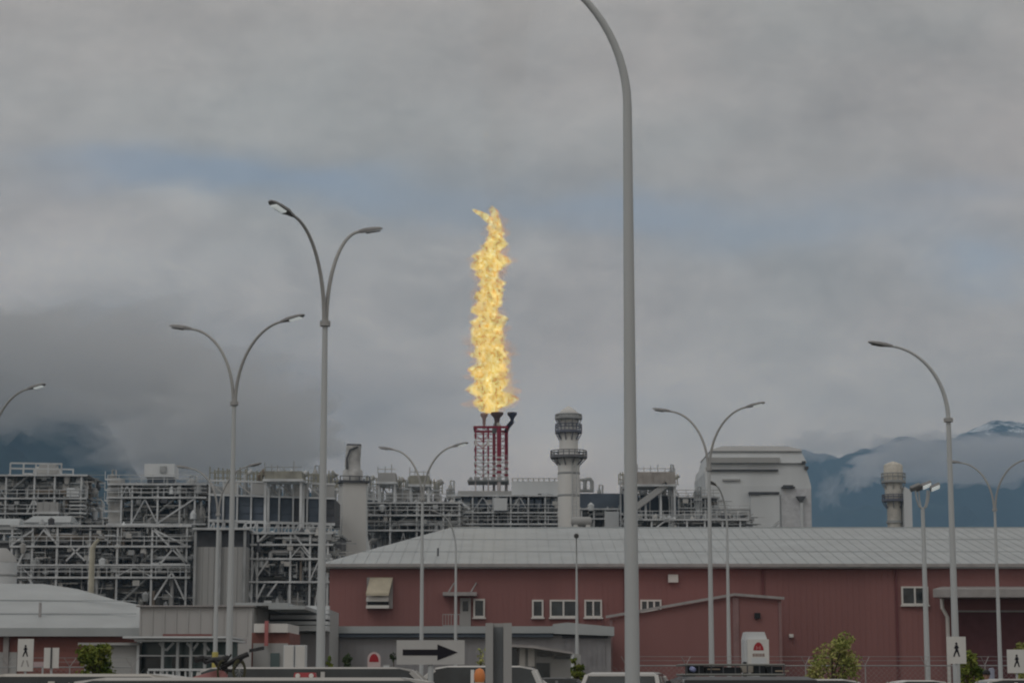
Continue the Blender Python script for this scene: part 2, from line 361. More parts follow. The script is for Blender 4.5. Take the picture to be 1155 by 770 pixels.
b.add([p0, p1, p2, p3, r0, r1, dn(p0), dn(p1), dn(p2), dn(p3)], [(0, 1, 5, 4), (1, 2, 5), (2, 3, 4, 5), (3, 0, 4), (0, 6, 7, 1), (1, 7, 8, 2), (2, 8, 9, 3), (3, 9, 6, 0), (6, 9, 8, 7)])
x = xl - ox
slope = (zr - zf) / (yrd + ov)
while x < xr - ox - 13:
    t = min(1.0, max(0.0, (x - p0[0]) / (rx0 - p0[0])))
    if t > 0.05: b.bar((x, -ov, zf + 0.03), (x, -ov + (yrd + ov) * t, zf + (zr - zf) * t + 0.02), 0.035, 0.018)
    x += 0.9
for q in (0.3, 0.64):                 # lap joints between roof sheets
    xa = p0[0] + (rx0 - p0[0]) * q
    b.bar((xa, -ov + (yrd + ov) * q, zf + (zr - zf) * q + 0.02), (xr - ox - 12 * q, -ov + (yrd + ov) * q, zf + (zr - zf) * q + 0.02), 0.08, 0.02)
b.bar(r0, r1, 0.5, 0.12)
b.build('roof', ROOFM, rb)
b = MB(); b.box(p0[0], p1[0], -ov - 0.18, -ov - 0.003, ze - 0.1, ze + 0.14); b.build('gutter', TRIM, rb)
# short vent pipe on roof
pv = P(494, 632, YR + 4); b = MB(); b.tube([(pv.x - ox, 4, pv.z - 0.2), (pv.x - ox, 4, pv.z + 1.0)], 0.07, 8); b.build('vent_pipe', DSTEEL, rb)
wall_windows(rb, [(600, 613, 676, 696, 1), (620, 651, 676, 696, 2), (659, 679, 676, 696, 2), (722, 746, 676, 689, 3), (1016, 1047, 661, 682, 2), (534, 547, 675, 696, 1)], YR)
# louvred vent hood
a = P(414, 651, YR); c = P(443, 686, YR)
h = MB(); X0, X1, ZT, ZB = a.x - ox, c.x - ox, a.z, c.z; dz = ZT - ZB
h.box(X0, X1 , -0.25, 0.01, ZB, ZT)
vh = h.build('vent', TRIM, rb)
h = MB(); h.add([(X0 + .25, -0.26, ZT), (X1, -0.26, ZT), (X1 - .25, -1.1, ZT - dz * .52), (X0, -1.1, ZT - dz * .52), (X0 + .25, -0.26, ZT - .12), (X1, -0.26, ZT - .12), (X1 - .25, -1.1, ZT - dz * .60), (X0, -1.1, ZT - dz * .60)],
      [(0, 3, 2, 1), (4, 5, 6, 7), (0, 1, 5, 4), (1, 2, 6, 5), (2, 3, 7, 6), (3, 0, 4, 7)]); h.build('hood', mat('cream_hood', (0.50, 0.46, 0.36), .6), vh)
h = MB(); h.box(X0, X1 - .3, -0.75, -0.26, ZB + dz * .22, ZB + dz * .36); h.box(X0, X1 - .25, -0.85, -0.26, ZB, ZB + dz * .1); h.build('louvre', TRIMW, vh)
h = MB(); h.box(X0 + .1, X1 - .3, -0.5, -0.26, ZB + dz * .1, ZB + dz * .22); h.build('opening', BLACK, vh)
# upper door with canopy, landing and grey panel
a = P(519, 674, YR); c = P(531, 706, YR)
d = MB(); d.box(a.x - ox, c.x - ox, -0.12, 0.01, c.z, a.z); dd = d.build('door', CLAD2, rb)
d = MB(); d.box(a.x - ox + .2, c.x - ox - .2, -0.15, -0.123, a.z - 1.0, a.z - .25); d.build('pane', GLASS, dd)
a = P(500, 668, YR); c = P(538, 672, YR)
d = MB(); d.box(a.x - ox, c.x - ox, -1.3, 0.0, c.z, a.z); 
for px in (508, 533):
    q = P(px, 657, YR); d.bar((q.x - ox + 0.3, -0.05, q.z), (q.x - ox - .1, -1.1, a.z), 0.09)
d.build('door_canopy', TRIM, rb)
a = P(500, 693, YR); c = P(519, 706, YR); d = MB(); d.box(a.x - ox, c.x - ox, -1.2, 0, c.z - .3, a.z - .8)
for k in range(7): d.bar((a.x - ox + k * (c.x - a.x) / 6, -1.2, a.z - .8), (a.x - ox + k * (c.x - a.x) / 6, -1.2, a.z), 0.05)
d.bar((a.x - ox, -1.2, a.z), (c.x - ox, -1.2, a.z), 0.06); d.build('landing', TRIM, rb)
for (px, py) in ((759, 651), (757, 691), (854, 694), (892, 716), (26, 712)):
    if px < 100: continue
    q = P(px, py, YR); s = .38 if py == 651 else .16
    yy0 = -0.3 if px in (759,) else -0.3
    d = MB(); d.box(q.x - ox - s, q.x - ox + s, yy0, 0, q.z - s, q.z + s * .6); d.box(q.x - ox - s, q.x - ox + s, yy0 - .1, yy0 - 0.003, q.z - s, q.z - s * .2)
    d.build('wall_light', TRIMW, rb)
# right loading canopy
a = P(1045, 661, YR); c = P(1300, 675, YR)
d = MB(); d.add([(a.x - ox + 1.2, 0, a.z), (c.x - ox, 0, a.z), (c.x - ox, -3.5, a.z - .35), (a.x - ox - .2, -3.5, a.z - .35), (a.x - ox + 1.2, 0, c.z), (c.x - ox, 0, c.z), (c.x - ox, -3.5, c.z), (a.x - ox - .2, -3.5, c.z)],
      [(0, 3, 2, 1), (4, 5, 6, 7), (0, 1, 5, 4), (1, 2, 6, 5), (2, 3, 7, 6), (3, 0, 4, 7)]); d.build('loading_canopy', TRIM, rb)
a = P(1079, 690, YR); c = P(1300, 760, YR)
d = MB(); d.box(a.x - ox, c.x - ox, -0.14, 0.0, 0.0, a.z); ld = d.build('loading_door', mat('dark_red_door', (.12, .05, .055), .7), rb)
d = MB(); d.box(a.x - ox - .4, c.x - ox, -.3, -.003, a.z, a.z + .14); d.box(a.x - ox - .3, a.x - ox, -.25, -.003, 0, a.z); d.build('frame', TRIM, ld)
q = P(1061, 675, YR); q2 = P(1064, 690, YR); d = MB(); d.tube([(q.x - ox, -0.5, q.z), (q.x - ox, -0.5, q.z - .7), (q2.x - ox + .2, -0.5, q2.z - .4), (q2.x - ox + .2, -0.5, .2)], .15, 8); d.build('downpipe', TRIMW, rb)
for px in (704, 860, 1010): 
    q = P(px, 640, YR); d = MB(); d.box(q.x - ox - .07, q.x - ox + .07, -.16, -.055, .3, ze - .3); d.build('downpipe', mat('red_downpipe', (.17, .06, .065), .6), rb)

# red annex in front of it
YA = 152.0
xa = [X(688, YA, 697), X(828, YA, 672), X(881, YA, 676)]
ax = xa[1]
an = thing('red_annex', 'low red annex with grey edge trim against the long red building', 'building', (ax, YA, 0))
pl = [(xa[0] - ax, 0), (xa[2] - ax, 0), (xa[2] - ax, Z(676, YA)), (0, Z(672, YA)), (xa[0] - ax, Z(697, YA))]
b = MB(); b.prism(pl, 0, 12.6); b.build('wall', REDW, an)
b = MB()
b.bar((pl[4][0] - .3, -.15, pl[4][1] + .1), (0, -.15, pl[3][1] + .12), .35, .18); b.bar((0, -.15, pl[3][1] + .12), (pl[2][0] + .2, -.15, pl[2][1] + .1), .35, .18)
b.build('roof_trim', TRIM, an)
b = MB(); b.box(pl[4][0] - .05, pl[4][0] + .18, -.1, -.003, 0, pl[4][1] - .1); b.box(-.12, .3, -.1, -.003, 0, pl[3][1] - .1); b.box(pl[2][0] - .2, pl[2][0], -.1, -.003, 0, pl[2][1] - .1)
b.build('corner_trim', mat('soft_red_trim', (.27, .17, .17), .7), an)
q = P(854, 694, YA); b = MB(); b.box(q.x - ax - .2, q.x - ax + .2, -.25, 0, q.z - .2, q.z + .2); b.build('wall_light', BLACK, an)

# long grey building in front
YG = 145.0
gx0, gx1 = X(300, YG), X(624, YG); gx2 = X(689, YG); go = (gx0 + gx2) / 2
gb = thing('grey_building', 'long low grey clad shed with pale roof edge below red wall', 'building', (go, YG, 0))
zt, zs = Z(706, YG), Z(716, YG)
b = MB(); b.box(gx0 - go, gx2 - go, 0, 6, 0, zs); 
k = gx0 - go
while k < gx1 - go: b.box(k, k + .08, -.04, .002, .2, zs - .2); k += .5
b.build('wall', CLAD3, gb)
b = MB(); b.box(gx0 - go - .4, gx1 - go, -.6, 6.2, zs + .13, zt); b.build('roof', ROOFM, gb)
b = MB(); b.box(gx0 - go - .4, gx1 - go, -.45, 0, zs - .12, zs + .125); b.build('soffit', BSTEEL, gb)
b = MB(); g1, g2 = gx1 - go, gx2 - go
b.prism([(g1 + .003, zs + .1), (g2 + .2, zs - .05), (g2 + .2, zs + .55), (g1 + 1.0, zt + .25), (g1 + .003, zt + .15)], -.6, 6.2); b.build('gable_roof', ROOFM, gb)
b = MB(); b.box(g1 + .6, g2 - .2, -.1, -.003, zs - .2, zs); b.build('painted_shade_strip', DSTEEL, gb)  # dark strip laid on the wall as the shade under the gable roof
b = MB(); b.box(g1 + .8, g2 - .4, -.12, -.003, .1, zs - .3)
k = g1 + .8
while k < g2 - .5: b.box(k, k + .06, -.16, -.12, .1, zs - .3); k += .35
b.build('roller_door', mat('roller_door_grey', (.26, .26, .275), .6), gb)

# small entrance shelter in front of grey building
YS = 120.0; k_ = YS / F
sh = thing('entrance_shelter', 'small grey entrance lodge with sloping canopy and two white doors', 'building', (X(620, YS), YS, 0)); sx0 = sh.location.x
xx = lambda px: X(px, YS, 740) - sx0
b = MB(); b.prism([(xx(575), 0), (xx(655), 0), (xx(655), Z(738, YS)), (xx(606), Z(728, YS)), (xx(575), Z(728, YS))], 0, 6); b.build('wall', CLAD2, sh)
b = MB(); b.prism([(xx(570), Z(726.5, YS)), (xx(602), Z(728, YS)), (xx(645), Z(735, YS)), (xx(645), Z(737.5, YS)), (xx(602), Z(731, YS)), (xx(570), Z(729, YS))], -1.5, 6); b.build('roof', TRIM, sh)
for (a0, a1, bt, bb, m, nm) in ((577, 584, 731, 762, GLASS, 'window'), (586, 592.5, 729, 751, TRIMW, 'panel'), (595.5, 603, 728.5, 751, TRIMW, 'panel'), (605, 620, 747, 764, GLASS, 'window'), (588, 591, 752, 764, BLACK, 'opening'), (600, 603, 752, 764, BLACK, 'opening'), (606, 622, 736, 740, GLASS, 'louvre'), (625, 643, 739.5, 742.5, GLASS, 'louvre')):
    b = MB(); b.box(xx(a0), xx(a1), -.1, -.003, max(.05, Z(bb, YS)), Z(bt, YS)); b.build(nm, m, sh)
b = MB(); b.tube([(xx(645), -1.3, 0), (xx(645), -1.3, Z(737.5, YS))], .09, 8); b.build('post', CLAD, sh)

# ---------------------------------------------------------------- left red building with pale roof
YL = 130.0
lx0, lx1 = X(-220, YL), X(156, YL); lo = (lx0 + lx1) / 2
lb = thing('brick_building', 'left red building under broad pale hipped roof', 'building', (lo, YL, 0))
zE = Z(708, YL)
b = MB(); b.box(lx0 - lo, lx1 - lo, 0, 34, 0, zE)
k = .35
while k < zE - .3: b.box(lx0 - lo, lx1 - lo, -.035, .002, k, k + .07); k += .42
b.build('wall', REDD, lb)
yq = 16.0; zR = Z(658, YL + yq); rxe = azel(48, 658)[0] * (YL + yq) - lo
def hip(px, py, dy): q = azel(px, py); return (q[0] * (YL + dy) - lo, dy, EYE + q[1] * (YL + dy))
c0 = (lx0 - lo - .5, -.8, zE); c1 = (lx1 - lo + .2, -.8, zE)
h1, h2, h3 = hip(88, 664, yq - 2), hip(130, 676, yq - 5), hip(168, 684, yq - 8)
b = MB()
vs = [c0, c1, h3, h2, h1, (rxe, yq, zR), (lx0 - lo - .5, yq, zR), (lx0 - lo - .5, 34.5, zE), (h3[0] + 1, 34.5, zE), (h3[0] + .5, 1.0, zE)]
b.add(vs, [(0, 1, 2, 3, 4, 5, 6), (6, 5, 4, 3, 2, 8, 7), (1, 9, 2), (9, 8, 2)])
b.add([(p[0], p[1], p[2] - .5) for p in vs[:2]] + [c0, c1], [(0, 1, 3, 2)])
b.add([(c0[0], c0[1], c0[2] - .5), (c1[0], c1[1], c1[2] - .5), (c1[0], .0, c1[2] - .5), (c0[0], 0, c0[2] - .5)], [(0, 3, 2, 1)])
for q in (.3, .62):
    b.bar((c0[0], -.8 + (yq + .8) * q, zE + (zR - zE) * q + .03), (c1[0] - .2 + (h1[0] - c1[0]) * q * .4, -.8 + (yq + .8) * q * .9, zE + (zR - zE) * q * .9 + .06), .12, .05)
b.build('roof', ROOFM, lb)
q = P(45, 690, YL + 3); b = MB(); b.box(q.x - lo - .06, q.x - lo + .06, 2.9, 3.2, q.z - 1.3, q.z + .6); b.build('roof_vent', TRIM, lb)
q = P(26, 712, YL); b = MB(); b.box(q.x - lo - .2, q.x - lo + .2, -.3, 0, q.z - .25, q.z + .2); b.build('wall_light', BLACK, lb)
q = P(-10, 735, YL); b = MB(); b.box(q.x - lo - 3, q.x - lo + 1.6, -.15, -.003, .2, q.z); b.build('garage_door', CLAD2, lb)
q = P(9, 700, YL); b = MB(); b.box(q.x - lo - .16, q.x - lo + .16, -.3, -.04, 0, zE - .5); b.build('downpipe', TRIM, lb)

# grey block beside it with glazed entrance
YB = 127.0
gx0, gx1 = X(157, YB), X(284, YB); bo = (gx0 + gx1) / 2
bb = thing('grey_block', 'pale grey boxy block between left red building and tall lamps', 'building', (bo, YB, 0))
b = MB(); b.box(gx0 - bo, gx1 - bo, 0, 14, 0, Z(684, YB))
k = gx0 - bo
while k < gx1 - bo - .1: b.box(k, k + .09, -.05, .002, Z(716, YB), Z(684, YB) - .1); k += .7
b.build('wall', mat('pale_block_grey', (.47, .475, .475), .6, 0, .1, .3, streak=.2), bb)
b = MB(); b.box(gx0 - bo - .2, gx1 - bo + .1, -.25, 14.2, Z(684, YB) + .003, Z(682.3, YB)); b.build('parapet', TRIM, bb)
b = MB(); b.box(X(184, YB) - bo, X(239, YB) - bo, -.15, -.06, Z(719, YB), Z(714.5, YB)); b.build('red_band', REDW, bb)
q0, q1 = X(262, YB), X(284.5, YB)
b = MB(); b.box(q0 - bo, q1 - bo + 2.0, 1, 9, Z(682, YB), Z(678.5, YB)); b.box(q0 - bo + 2, q1 - bo + 3, 1, 9, Z(686, YB), Z(682, YB)); b.build('roof_unit', ROOFM, bb)

YC = 112.0
ec = thing('glazed_canopy', 'glazed entrance canopy with white frame and glass below grey block', 'canopy', (X(200, YC), YC, 0)); eo = ec.location.x
xx = lambda px: X(px, YC, 740) - eo
b = MB(); b.box(xx(140), xx(262), -.6, 6, Z(719.5, YC), Z(717.3, YC)); b.box(xx(152), xx(262), -.3, 6, Z(723, YC), Z(720.5, YC)); b.build('roof', CLAD, ec)
b = MB(); b.box(xx(152), xx(262), 2.0, 2.2, 0.1, Z(723, YC)); b.build('glazing', GLASST, ec)
b = MB(); b.box(xx(153), xx(176), 1.9, 1.99, .1, Z(738, YC)); b.box(xx(188), xx(208), 1.9, 1.99, .1, Z(740, YC)); b.box(xx(153), xx(190), 1.88, 1.985, Z(739, YC), Z(737, YC)); b.build('door', GLASS, ec)
for px in (152, 180, 197, 212, 228, 240):
    b = MB(); b.box(xx(px) - .07, xx(px) + .07, .9, 1.1, 0, Z(723, YC)); b.build('post', CLAD, ec)
for (a0, a1) in ((176, 183), (192, 184), (207, 215), (220, 214), (226, 233)):
    b = MB(); b.bar((xx(a0), 1.0, Z(724, YC)), (xx(a1), 1.0, Z(733, YC)), .12); b.build('brace', CLAD, ec)
b = MB(); b.box(xx(152), xx(250), .88, 1.12, Z(739.5, YC), Z(738, YC)); b.build('crossbar', CLAD, ec)
b = MB(); b.box(xx(168), xx(245), -.2, .1, Z(756, YC), Z(753.5, YC))
for k in range(12): b.box(xx(168 + k * 7) - .04, xx(168 + k * 7) + .04, -.15, .05, 0, Z(756, YC))
b.build('railing', CLAD, ec)
b = MB(); b.box(xx(90), xx(151), 1.2, 7, 0, Z(727, YC)); b.box(xx(84), xx(153), .8, 7.2, Z(727, YC) + .003, Z(724, YC)); b.build('side_room', CLAD2, ec)

# stepped white fascias and red cabin right of it
YF = 135.0; fo = X(330, YF)
fb = thing('service_building', 'white service building with stepped fascia between block and long red wall', 'building', (fo, YF, 0))
xx = lambda px: X(px, YF, 700) - fo
b = MB(); b.box(xx(287), xx(369), 2, 9, 0, Z(686, YF)); b.build('wall', CLAD2, fb)
b = MB()
for (a0, a1, t, u, y) in ((300, 369, 687, 691.5, .9), (303, 369, 692.5, 697.5, .6), (287, 369, 700, 704, .3), (287, 369, 705, 711, .1), (342, 369, 682, 686.5, 1.2)): b.box(xx(a0), xx(a1), y, 2, Z(u, YF), Z(t, YF))
b.build('fascia', CLAD, fb)
b = MB(); b.box(xx(300), xx(369), 1.0, 2, Z(699.7, YF), Z(697.8, YF)); b.build('painted_shade_strip', DSTEEL, fb)  # dark strip set in as the shade between two fascias
b = MB(); b.box(xx(327), xx(369), 1.5, 2, 0, Z(714.5, YF)); b.build('lower_wall', CLAD3, fb)
YD = 118.0; co = X(305, YD)
cb = thing('red_cabin', 'small red cabin with pale parapet below white fascias', 'building', (co, YD, 0)); xx = lambda px: X(px, YD, 715) - co
b = MB(); b.box(xx(284), xx(326.5), 0, 6, 0, Z(713, YD)); b.build('wall', mat('brown_red', (.22, .095, .08), .7), cb)
b = MB(); b.box(xx(287), xx(325), -.3, 6, Z(713, YD) + .003, Z(703, YD)); b.build('parapet', TRIMW, cb)
b = MB(); b.box(xx(286), xx(325), -.1, -.003, 0, Z(725, YD)); b.build('front', CLAD2, cb)
b = MB(); b.box(xx(299.5), xx(303.5), -.5, -.32, Z(728, YD), Z(700, YD)); b.build('red_pipe', mat('faded_red', (.42, .15, .15), .6), cb)
b = MB(); b.box(xx(306), xx(316), -.2, -.1, .4, Z(736, YD)); b.build('window', GLASST, cb)
for i, px in enumerate((320.5, 333.5)):
    Yp = 105.0; b = MB(); w = X(px + 12, Yp) - X(px, Yp)
    t = thing('storage_cabinet', ['white storage cabinet nearer the red cabin', 'white storage cabinet nearer the tall lamp pole'][i], 'cabinet', (X(px + 5.5, Yp), Yp, 0), group='pair of white storage cabinets')
    b.box(-w / 2, w / 2, 0, .8, 0.1, Z(727, Yp)); b.build('body', CLAD, t); b = MB(); b.box(-w / 2, w / 2, .1, .7, 0, .098); b.build('plinth', DSTEEL, t)
    b = MB(); b.box(-w / 2 + .04, w / 2 - .04, -.03, -.003, .2, Z(728, Yp)); b.build('door', TRIMW, t)

# ---------------------------------------------------------------- boxy white boiler house
YW = 380.0; wo_ = X(860, YW)
bh = thing('boiler_house', 'large pale windowless boiler house with chamfered roof behind red building', 'building', (wo_, YW, 0), group=None)
xx = lambda px: X(px, YW, 550) - wo_
zz = lambda py: Z(py, YW)
def lofted(b, secs):   # secs: (z, x0, x1, y0, y1)
    b.rings([[(x0, y0, z), (x1, y0, z), (x1, y1, z), (x0, y1, z)] for z, x0, x1, y0, y1 in secs])
b = MB(); lofted(b, [(0, xx(797), xx(914), 0, 22), (zz(548), xx(796), xx(915), 0, 22), (zz(532), xx(795), xx(911), .2, 22), (zz(522), xx(797), xx(909), .4, 22)]); b.build('wall', CLAD, bh)
b = MB(); lofted(b, [(zz(530.8), xx(799), xx(878), -.35, .5), (zz(529.2), xx(799), xx(878), -.35, .5)]); b.build('ledge', DSTEEL, bh)
b = MB(); lofted(b, [(zz(522) + .003, xx(799), xx(910.5), -.2, 21), (zz(508.5), xx(802), xx(905), .5, 20)]); b.build('upper_wall', CLAD, bh)
b = MB(); lofted(b, [(zz(522), xx(799), xx(880), -.6, -.2), (zz(516), xx(799), xx(880), -.6, -.2)]); b.build('band', CLAD2, bh)
b = MB(); lofted(b, [(zz(508.5) + .003, xx(801), xx(905.5), 0.0, 20), (zz(505), xx(806), xx(905), 1.5, 19), (zz(498), xx(820), xx(893), 7, 15)]); b.build('roof', CLAD2, bh)
b = MB(); b.box(xx(844), xx(878), -1.2, -.003, zz(557.5), zz(555)); b.box(xx(844), xx(856), -1.2, -1.0, zz(558.5), zz(557.5)); b.build('awning', DSTEEL, bh)
b = MB(); b.box(xx(846), xx(878), -.9, -.003, 0, zz(558)); b.build('lower_bay', CLAD, bh)
b = MB(); b.box(xx(881), xx(896), -1.1, 0, zz(550.5), zz(549)); b.box(xx(883), xx(894), -1.1, 0, zz(549), zz(547.3)); b.build('platform', DSTEEL, bh)
b = MB(); b.prism([(xx(897), zz(560)), (xx(899.5), zz(564)), (xx(903), zz(567)), (xx(906), zz(563)), (xx(908), zz(560))], -1.4, 0); b.build('vent_hood', DSTEEL, bh)
b = MB(); b.tube([(xx(903), -1, 0), (xx(903), -1, zz(567))], .25, 8); b.build('duct', CLAD, bh)
b = MB(); b.box(xx(880.5), xx(914), -.25, -.003, 0, zz(550.6)); b.build('corner_bay', mat('pinkish_cladding', (.58, .60, .63), .6), bh)
for k in range(8):
    pass
b = MB()
for (px0, px1, py) in ((815, 835, 541), (800, 845, 574)): b.bar((xx(px0), -.1, zz(py)), (xx(px1), -.1, zz(py)), .5, .3)
b.build('wall_rail', CLAD2, bh)
for (px, py) in ((905, 520), (908, 526)):
    b = MB(); b.box(xx(px), xx(px + 4), -.5, 1.5, zz(py + 3), zz(py)); b.build('roof_vent', DSTEEL, bh)
# ---------------------------------------------------------------- stacks
def ring_platform(par, z, r_in, r_out, rail=1.2, m=DSTEEL, n=20, arc=None):
    b = MB(); t = .35
    b.rings([[((r) * math.cos(k * 2 * math.pi / n), (r) * math.sin(k * 2 * math.pi / n), zz0) for k in range(n)] for r, zz0 in ((r_in, z - t), (r_out, z - t), (r_out, z), (r_in, z))], closed=True)
    p = b.build('platform', m, par)
    b = MB()
    for hgt in (rail, rail * .55):
        b.tube([((r_out - .08) * math.cos(k * 2 * math.pi / n), (r_out - .08) * math.sin(k * 2 * math.pi / n), z + hgt) for k in range(n + 1)], .07, 4)
    for k in range(n):
        a = k * 2 * math.pi / n; b.tube([((r_out - .08) * math.cos(a), (r_out - .08) * math.sin(a), z), ((r_out - .08) * math.cos(a), (r_out - .08) * math.sin(a), z + rail)], .06, 4)
    b.build('handrail', m, p)
    b = MB()
    for k in range(0, n, 2):
        a = k * 2 * math.pi / n; b.bar((r_in * .98 * math.cos(a), r_in * .98 * math.sin(a), z - 1.4), (r_out * .95 * math.cos(a), r_out * .95 * math.sin(a), z - t), .14)
    b.build('bracket', m, p)
# big round stack at 641
YK = 300.0; k = YK / F
zz = lambda py: Z(py, YK)
st = thing('exhaust_stack', 'tall round concrete coloured stack with two ring platforms beside flare', 'stack', (X(641.5, YK, 530), YK, 0))
b = MB(); b.lathe([(12.4 * k, 0), (12.4 * k, zz(515)), (10.8 * k, zz(511)), (10.3 * k, zz(487)), (10.3 * k, zz(470))], n=28); b.build('shaft', CONC, st, True)
b = MB(); b.lathe([(10.9 * k, zz(470)), (10.9 * k, zz(465.5)), (7.5 * k, zz(462)), (3 * k, zz(459)), (.5 * k, zz(457.5))], n=28); b.build('cap', CONC, st, True)
ring_platform(st, zz(514), 12 * k, 21 * k, 5.5 * k, mat('platform_grey', (.17, .175, .19), .6)); ring_platform(st, zz(485.5), 10.5 * k, 15.5 * k, 7 * k, mat('blue_dark_steel', (.14, .155, .20), .6)); ring_platform(st, zz(470), 10.8 * k, 15.5 * k, 2.5 * k, GSTEEL)
for py in (535, 560):
    b = MB(); b.lathe([(12.45 * k, zz(py)), (12.7 * k, zz(py) + .05), (12.7 * k, zz(py) + .25), (12.45 * k, zz(py) + .3)], n=28); b.build('band', GSTEEL, st)
b = MB()
for s in (-.3, .3): b.tube([(s + 6 * k, -13.5 * k, 4), (s + 6 * k, -13.5 * k, zz(512))], .06, 4)
z = 4
while z < zz(512): b.bar((6 * k - .3, -13.5 * k, z), (6 * k + .3, -13.5 * k, z), .05); z += .5
b.build('ladder', WSTEEL, st)
# stack at 397
YK = 285.0; k = YK / F; zz = lambda py: Z(py, YK)
st = thing('exhaust_stack', 'square pale stack with ragged grey duct on top left of flare', 'stack', (X(399, YK, 570), YK, 0), R(18))
b = MB()
def sq(w0, w1, d, z): return [(w0, -d, z), (w1, -d, z), (w1, d, z), (w0, d, z)]
b.rings([sq(-17 * k, 11 * k, 11 * k, 0), sq(-16 * k, 12 * k, 11 * k, zz(620)), sq(-15 * k, 11.5 * k, 10 * k, zz(545))]); b.build('shaft', CONC, st)
b = MB(); b.rings([sq(11.6 * k, 20 * k, 9 * k, 0), sq(11.6 * k, 18 * k, 9 * k, zz(622)), sq(11.4 * k, 14.5 * k, 8 * k, zz(605)), sq(11.2 * k, 13.5 * k, 8 * k, zz(546))]); b.build('buttress', CLAD, st)
b = MB(); b.box(-19 * k, 15 * k, -13 * k, 13 * k, zz(545), zz(542.5)); 
for (x0, y0) in ((-19, -13), (-8, -13), (3, -13), (15, -13), (-19, 13), (15, 13)): b.bar((x0 * k, y0 * k, zz(543)), (x0 * k, y0 * k, zz(538)), .12)
b.bar((-19 * k, -13 * k, zz(538)), (15 * k, -13 * k, zz(538)), .1); b.build('platform', DSTEEL, st)
b = MB()
prof = [(542.5, -13, 10), (531, -13, 10), (529, -10.5, 7.5), (522, -11, 7), (512, -10, 7.5), (503, -9.5, 8)]
b.rings([[((x0 + x1) / 2 * k + (x1 - x0) / 2 * k * math.cos(a * math.pi / 8), (x1 - x0) / 2 * k * .9 * math.sin(a * math.pi / 8), zz(py)) for a in range(16)] for py, x0, x1 in prof]); b.build('duct', mat('mottled_duct', (.44, .45, .45), .7, 0, .35, .7), st, True)
b = MB(); b.tube([(-10 * k, -7 * k, zz(530)), (-10.5 * k, -8 * k, zz(518)), (-7 * k, -8.5 * k, zz(508)), (2 * k, -8.6 * k, zz(504.5))], .14, 6); b.tube([(-8.5 * k, 0, zz(503)), (7.5 * k, 0, zz(503))], .35, 6); b.build('pipe', DSTEEL, st)
# right stack at 1008
YK = 340.0; k = YK / F; zz = lambda py: Z(py, YK)
st = thing('exhaust_stack', 'shorter tan round stack with side duct before blue mountain', 'stack', (X(1008, YK, 550), YK, 0))
b = MB(); b.lathe([(8 * k, 0), (8 * k, zz(566)), (9.5 * k, zz(562)), (10 * k, zz(555)), (10 * k, zz(542))], n=24); b.build('shaft', TAN if False else mat('beige_stack', (.58, .57, .53), .7), st, True)
b = MB(); b.lathe([(11 * k, zz(542)), (10.6 * k, zz(525)), (9.5 * k, zz(523.4)), (5 * k, zz(521.5)), (.4 * k, zz(520))], n=24); b.build('cap', mat('beige_cap', (.60, .58, .52), .7), st, True)
b = MB(); b.lathe([(8.1 * k, zz(590)), (9.2 * k, zz(590) + .02), (9.2 * k, zz(587)), (8.1 * k, zz(587) + .02)], n=24); b.build('collar', GSTEEL, st)
b = MB(); b.box(8.5 * k, 17.5 * k, -2, 6, 0, zz(557)); b.prism([(8.5 * k, zz(557) + .003), (17.5 * k, zz(557) + .003), (15.5 * k, zz(553)), (10.2 * k, zz(550))], -2, 6); b.build('side_duct', CLAD, st)
ring_platform(st, zz(542), 10 * k, 14 * k, 8 * k, GSTEEL, 14); ring_platform(st, zz(563), 9 * k, 14 * k, 5 * k, mat('blue_dark_steel', (.14, .155, .20), .6), 14)

# ---------------------------------------------------------------- flare derrick
YV = 330.0; k = YV / F; zz = lambda py: Z(py, YV); fx = X(555, YV, 520)
fl = thing('flare_stack', 'red and white flare derrick of slender risers with three burner tips', 'flare stack', (fx, YV, 0))
xx = lambda px: (px - 555) * k * 1.01
legs = [(537, -3), (545, 3), (551, -3), (557, 3), (563, -3), (571, 2)]
for i, (px, y) in enumerate(legs):
    r = (.12, .14, .14, .24, .34, .28)[i]
    b = MB(); b.tube([(xx(px), y, 0), (xx(px), y, zz(517))], r * .85, 8); p = b.build('riser', mat('flare_white_paint', (.50, .46, .46), .6), fl)
    b = MB(); b.tube([(xx(px), y, zz(517)), (xx(px), y, zz(483))], r, 8); b.build('red_section', DRED, p)
    for pq in (519, 526, 533):
        b = MB(); b.tube([(xx(px), y, zz(pq + 2.6)), (xx(px), y, zz(pq))], r * 1.12, 8); b.build('red_band', DRED, p)
    if i < 3:
        b = MB(); b.tube([(xx(px), y, zz(505)), (xx(px), y, zz(497))], r * 1.15, 8); b.build('white_band', TRIMW, p)
z = zz(482); lv = [zz(q) for q in (484, 492, 500, 508, 516, 524, 532, 540)]
for i, z in enumerate(lv):
    m = DRED if i < 4 else GSTEEL
    b = MB(); w = .13 if i else .42
    b.bar((xx(535.5), -3, z), (xx(572), -3, z), w * .8); b.bar((xx(535.5), 3, z), (xx(572), 3, z), w * .8); b.bar((xx(535.5), -3, z), (xx(535.5), 3, z), w * .8); b.bar((xx(572), -3, z), (xx(572), 3, z), w * .8)
    b.build('ring_beam', m, fl)
for i in range(7):
    m = DRED if i < 3 else GSTEEL
    b = MB(); b.bar((xx(536), -3, lv[i]), (xx(545), -3, lv[i + 1]), .1); b.bar((xx(551), -3, lv[i]), (xx(545), -3, lv[i + 1]), .1); b.bar((xx(557), 3, lv[i + 1]), (xx(571), 3, lv[i]), .09); b.build('brace', m, fl)
b = MB()
for (px) in (530, 538, 546, 554, 562, 570): b.box(xx(px), xx(px + 3.5), -3.6, -2.6, zz(543), zz(540.5))
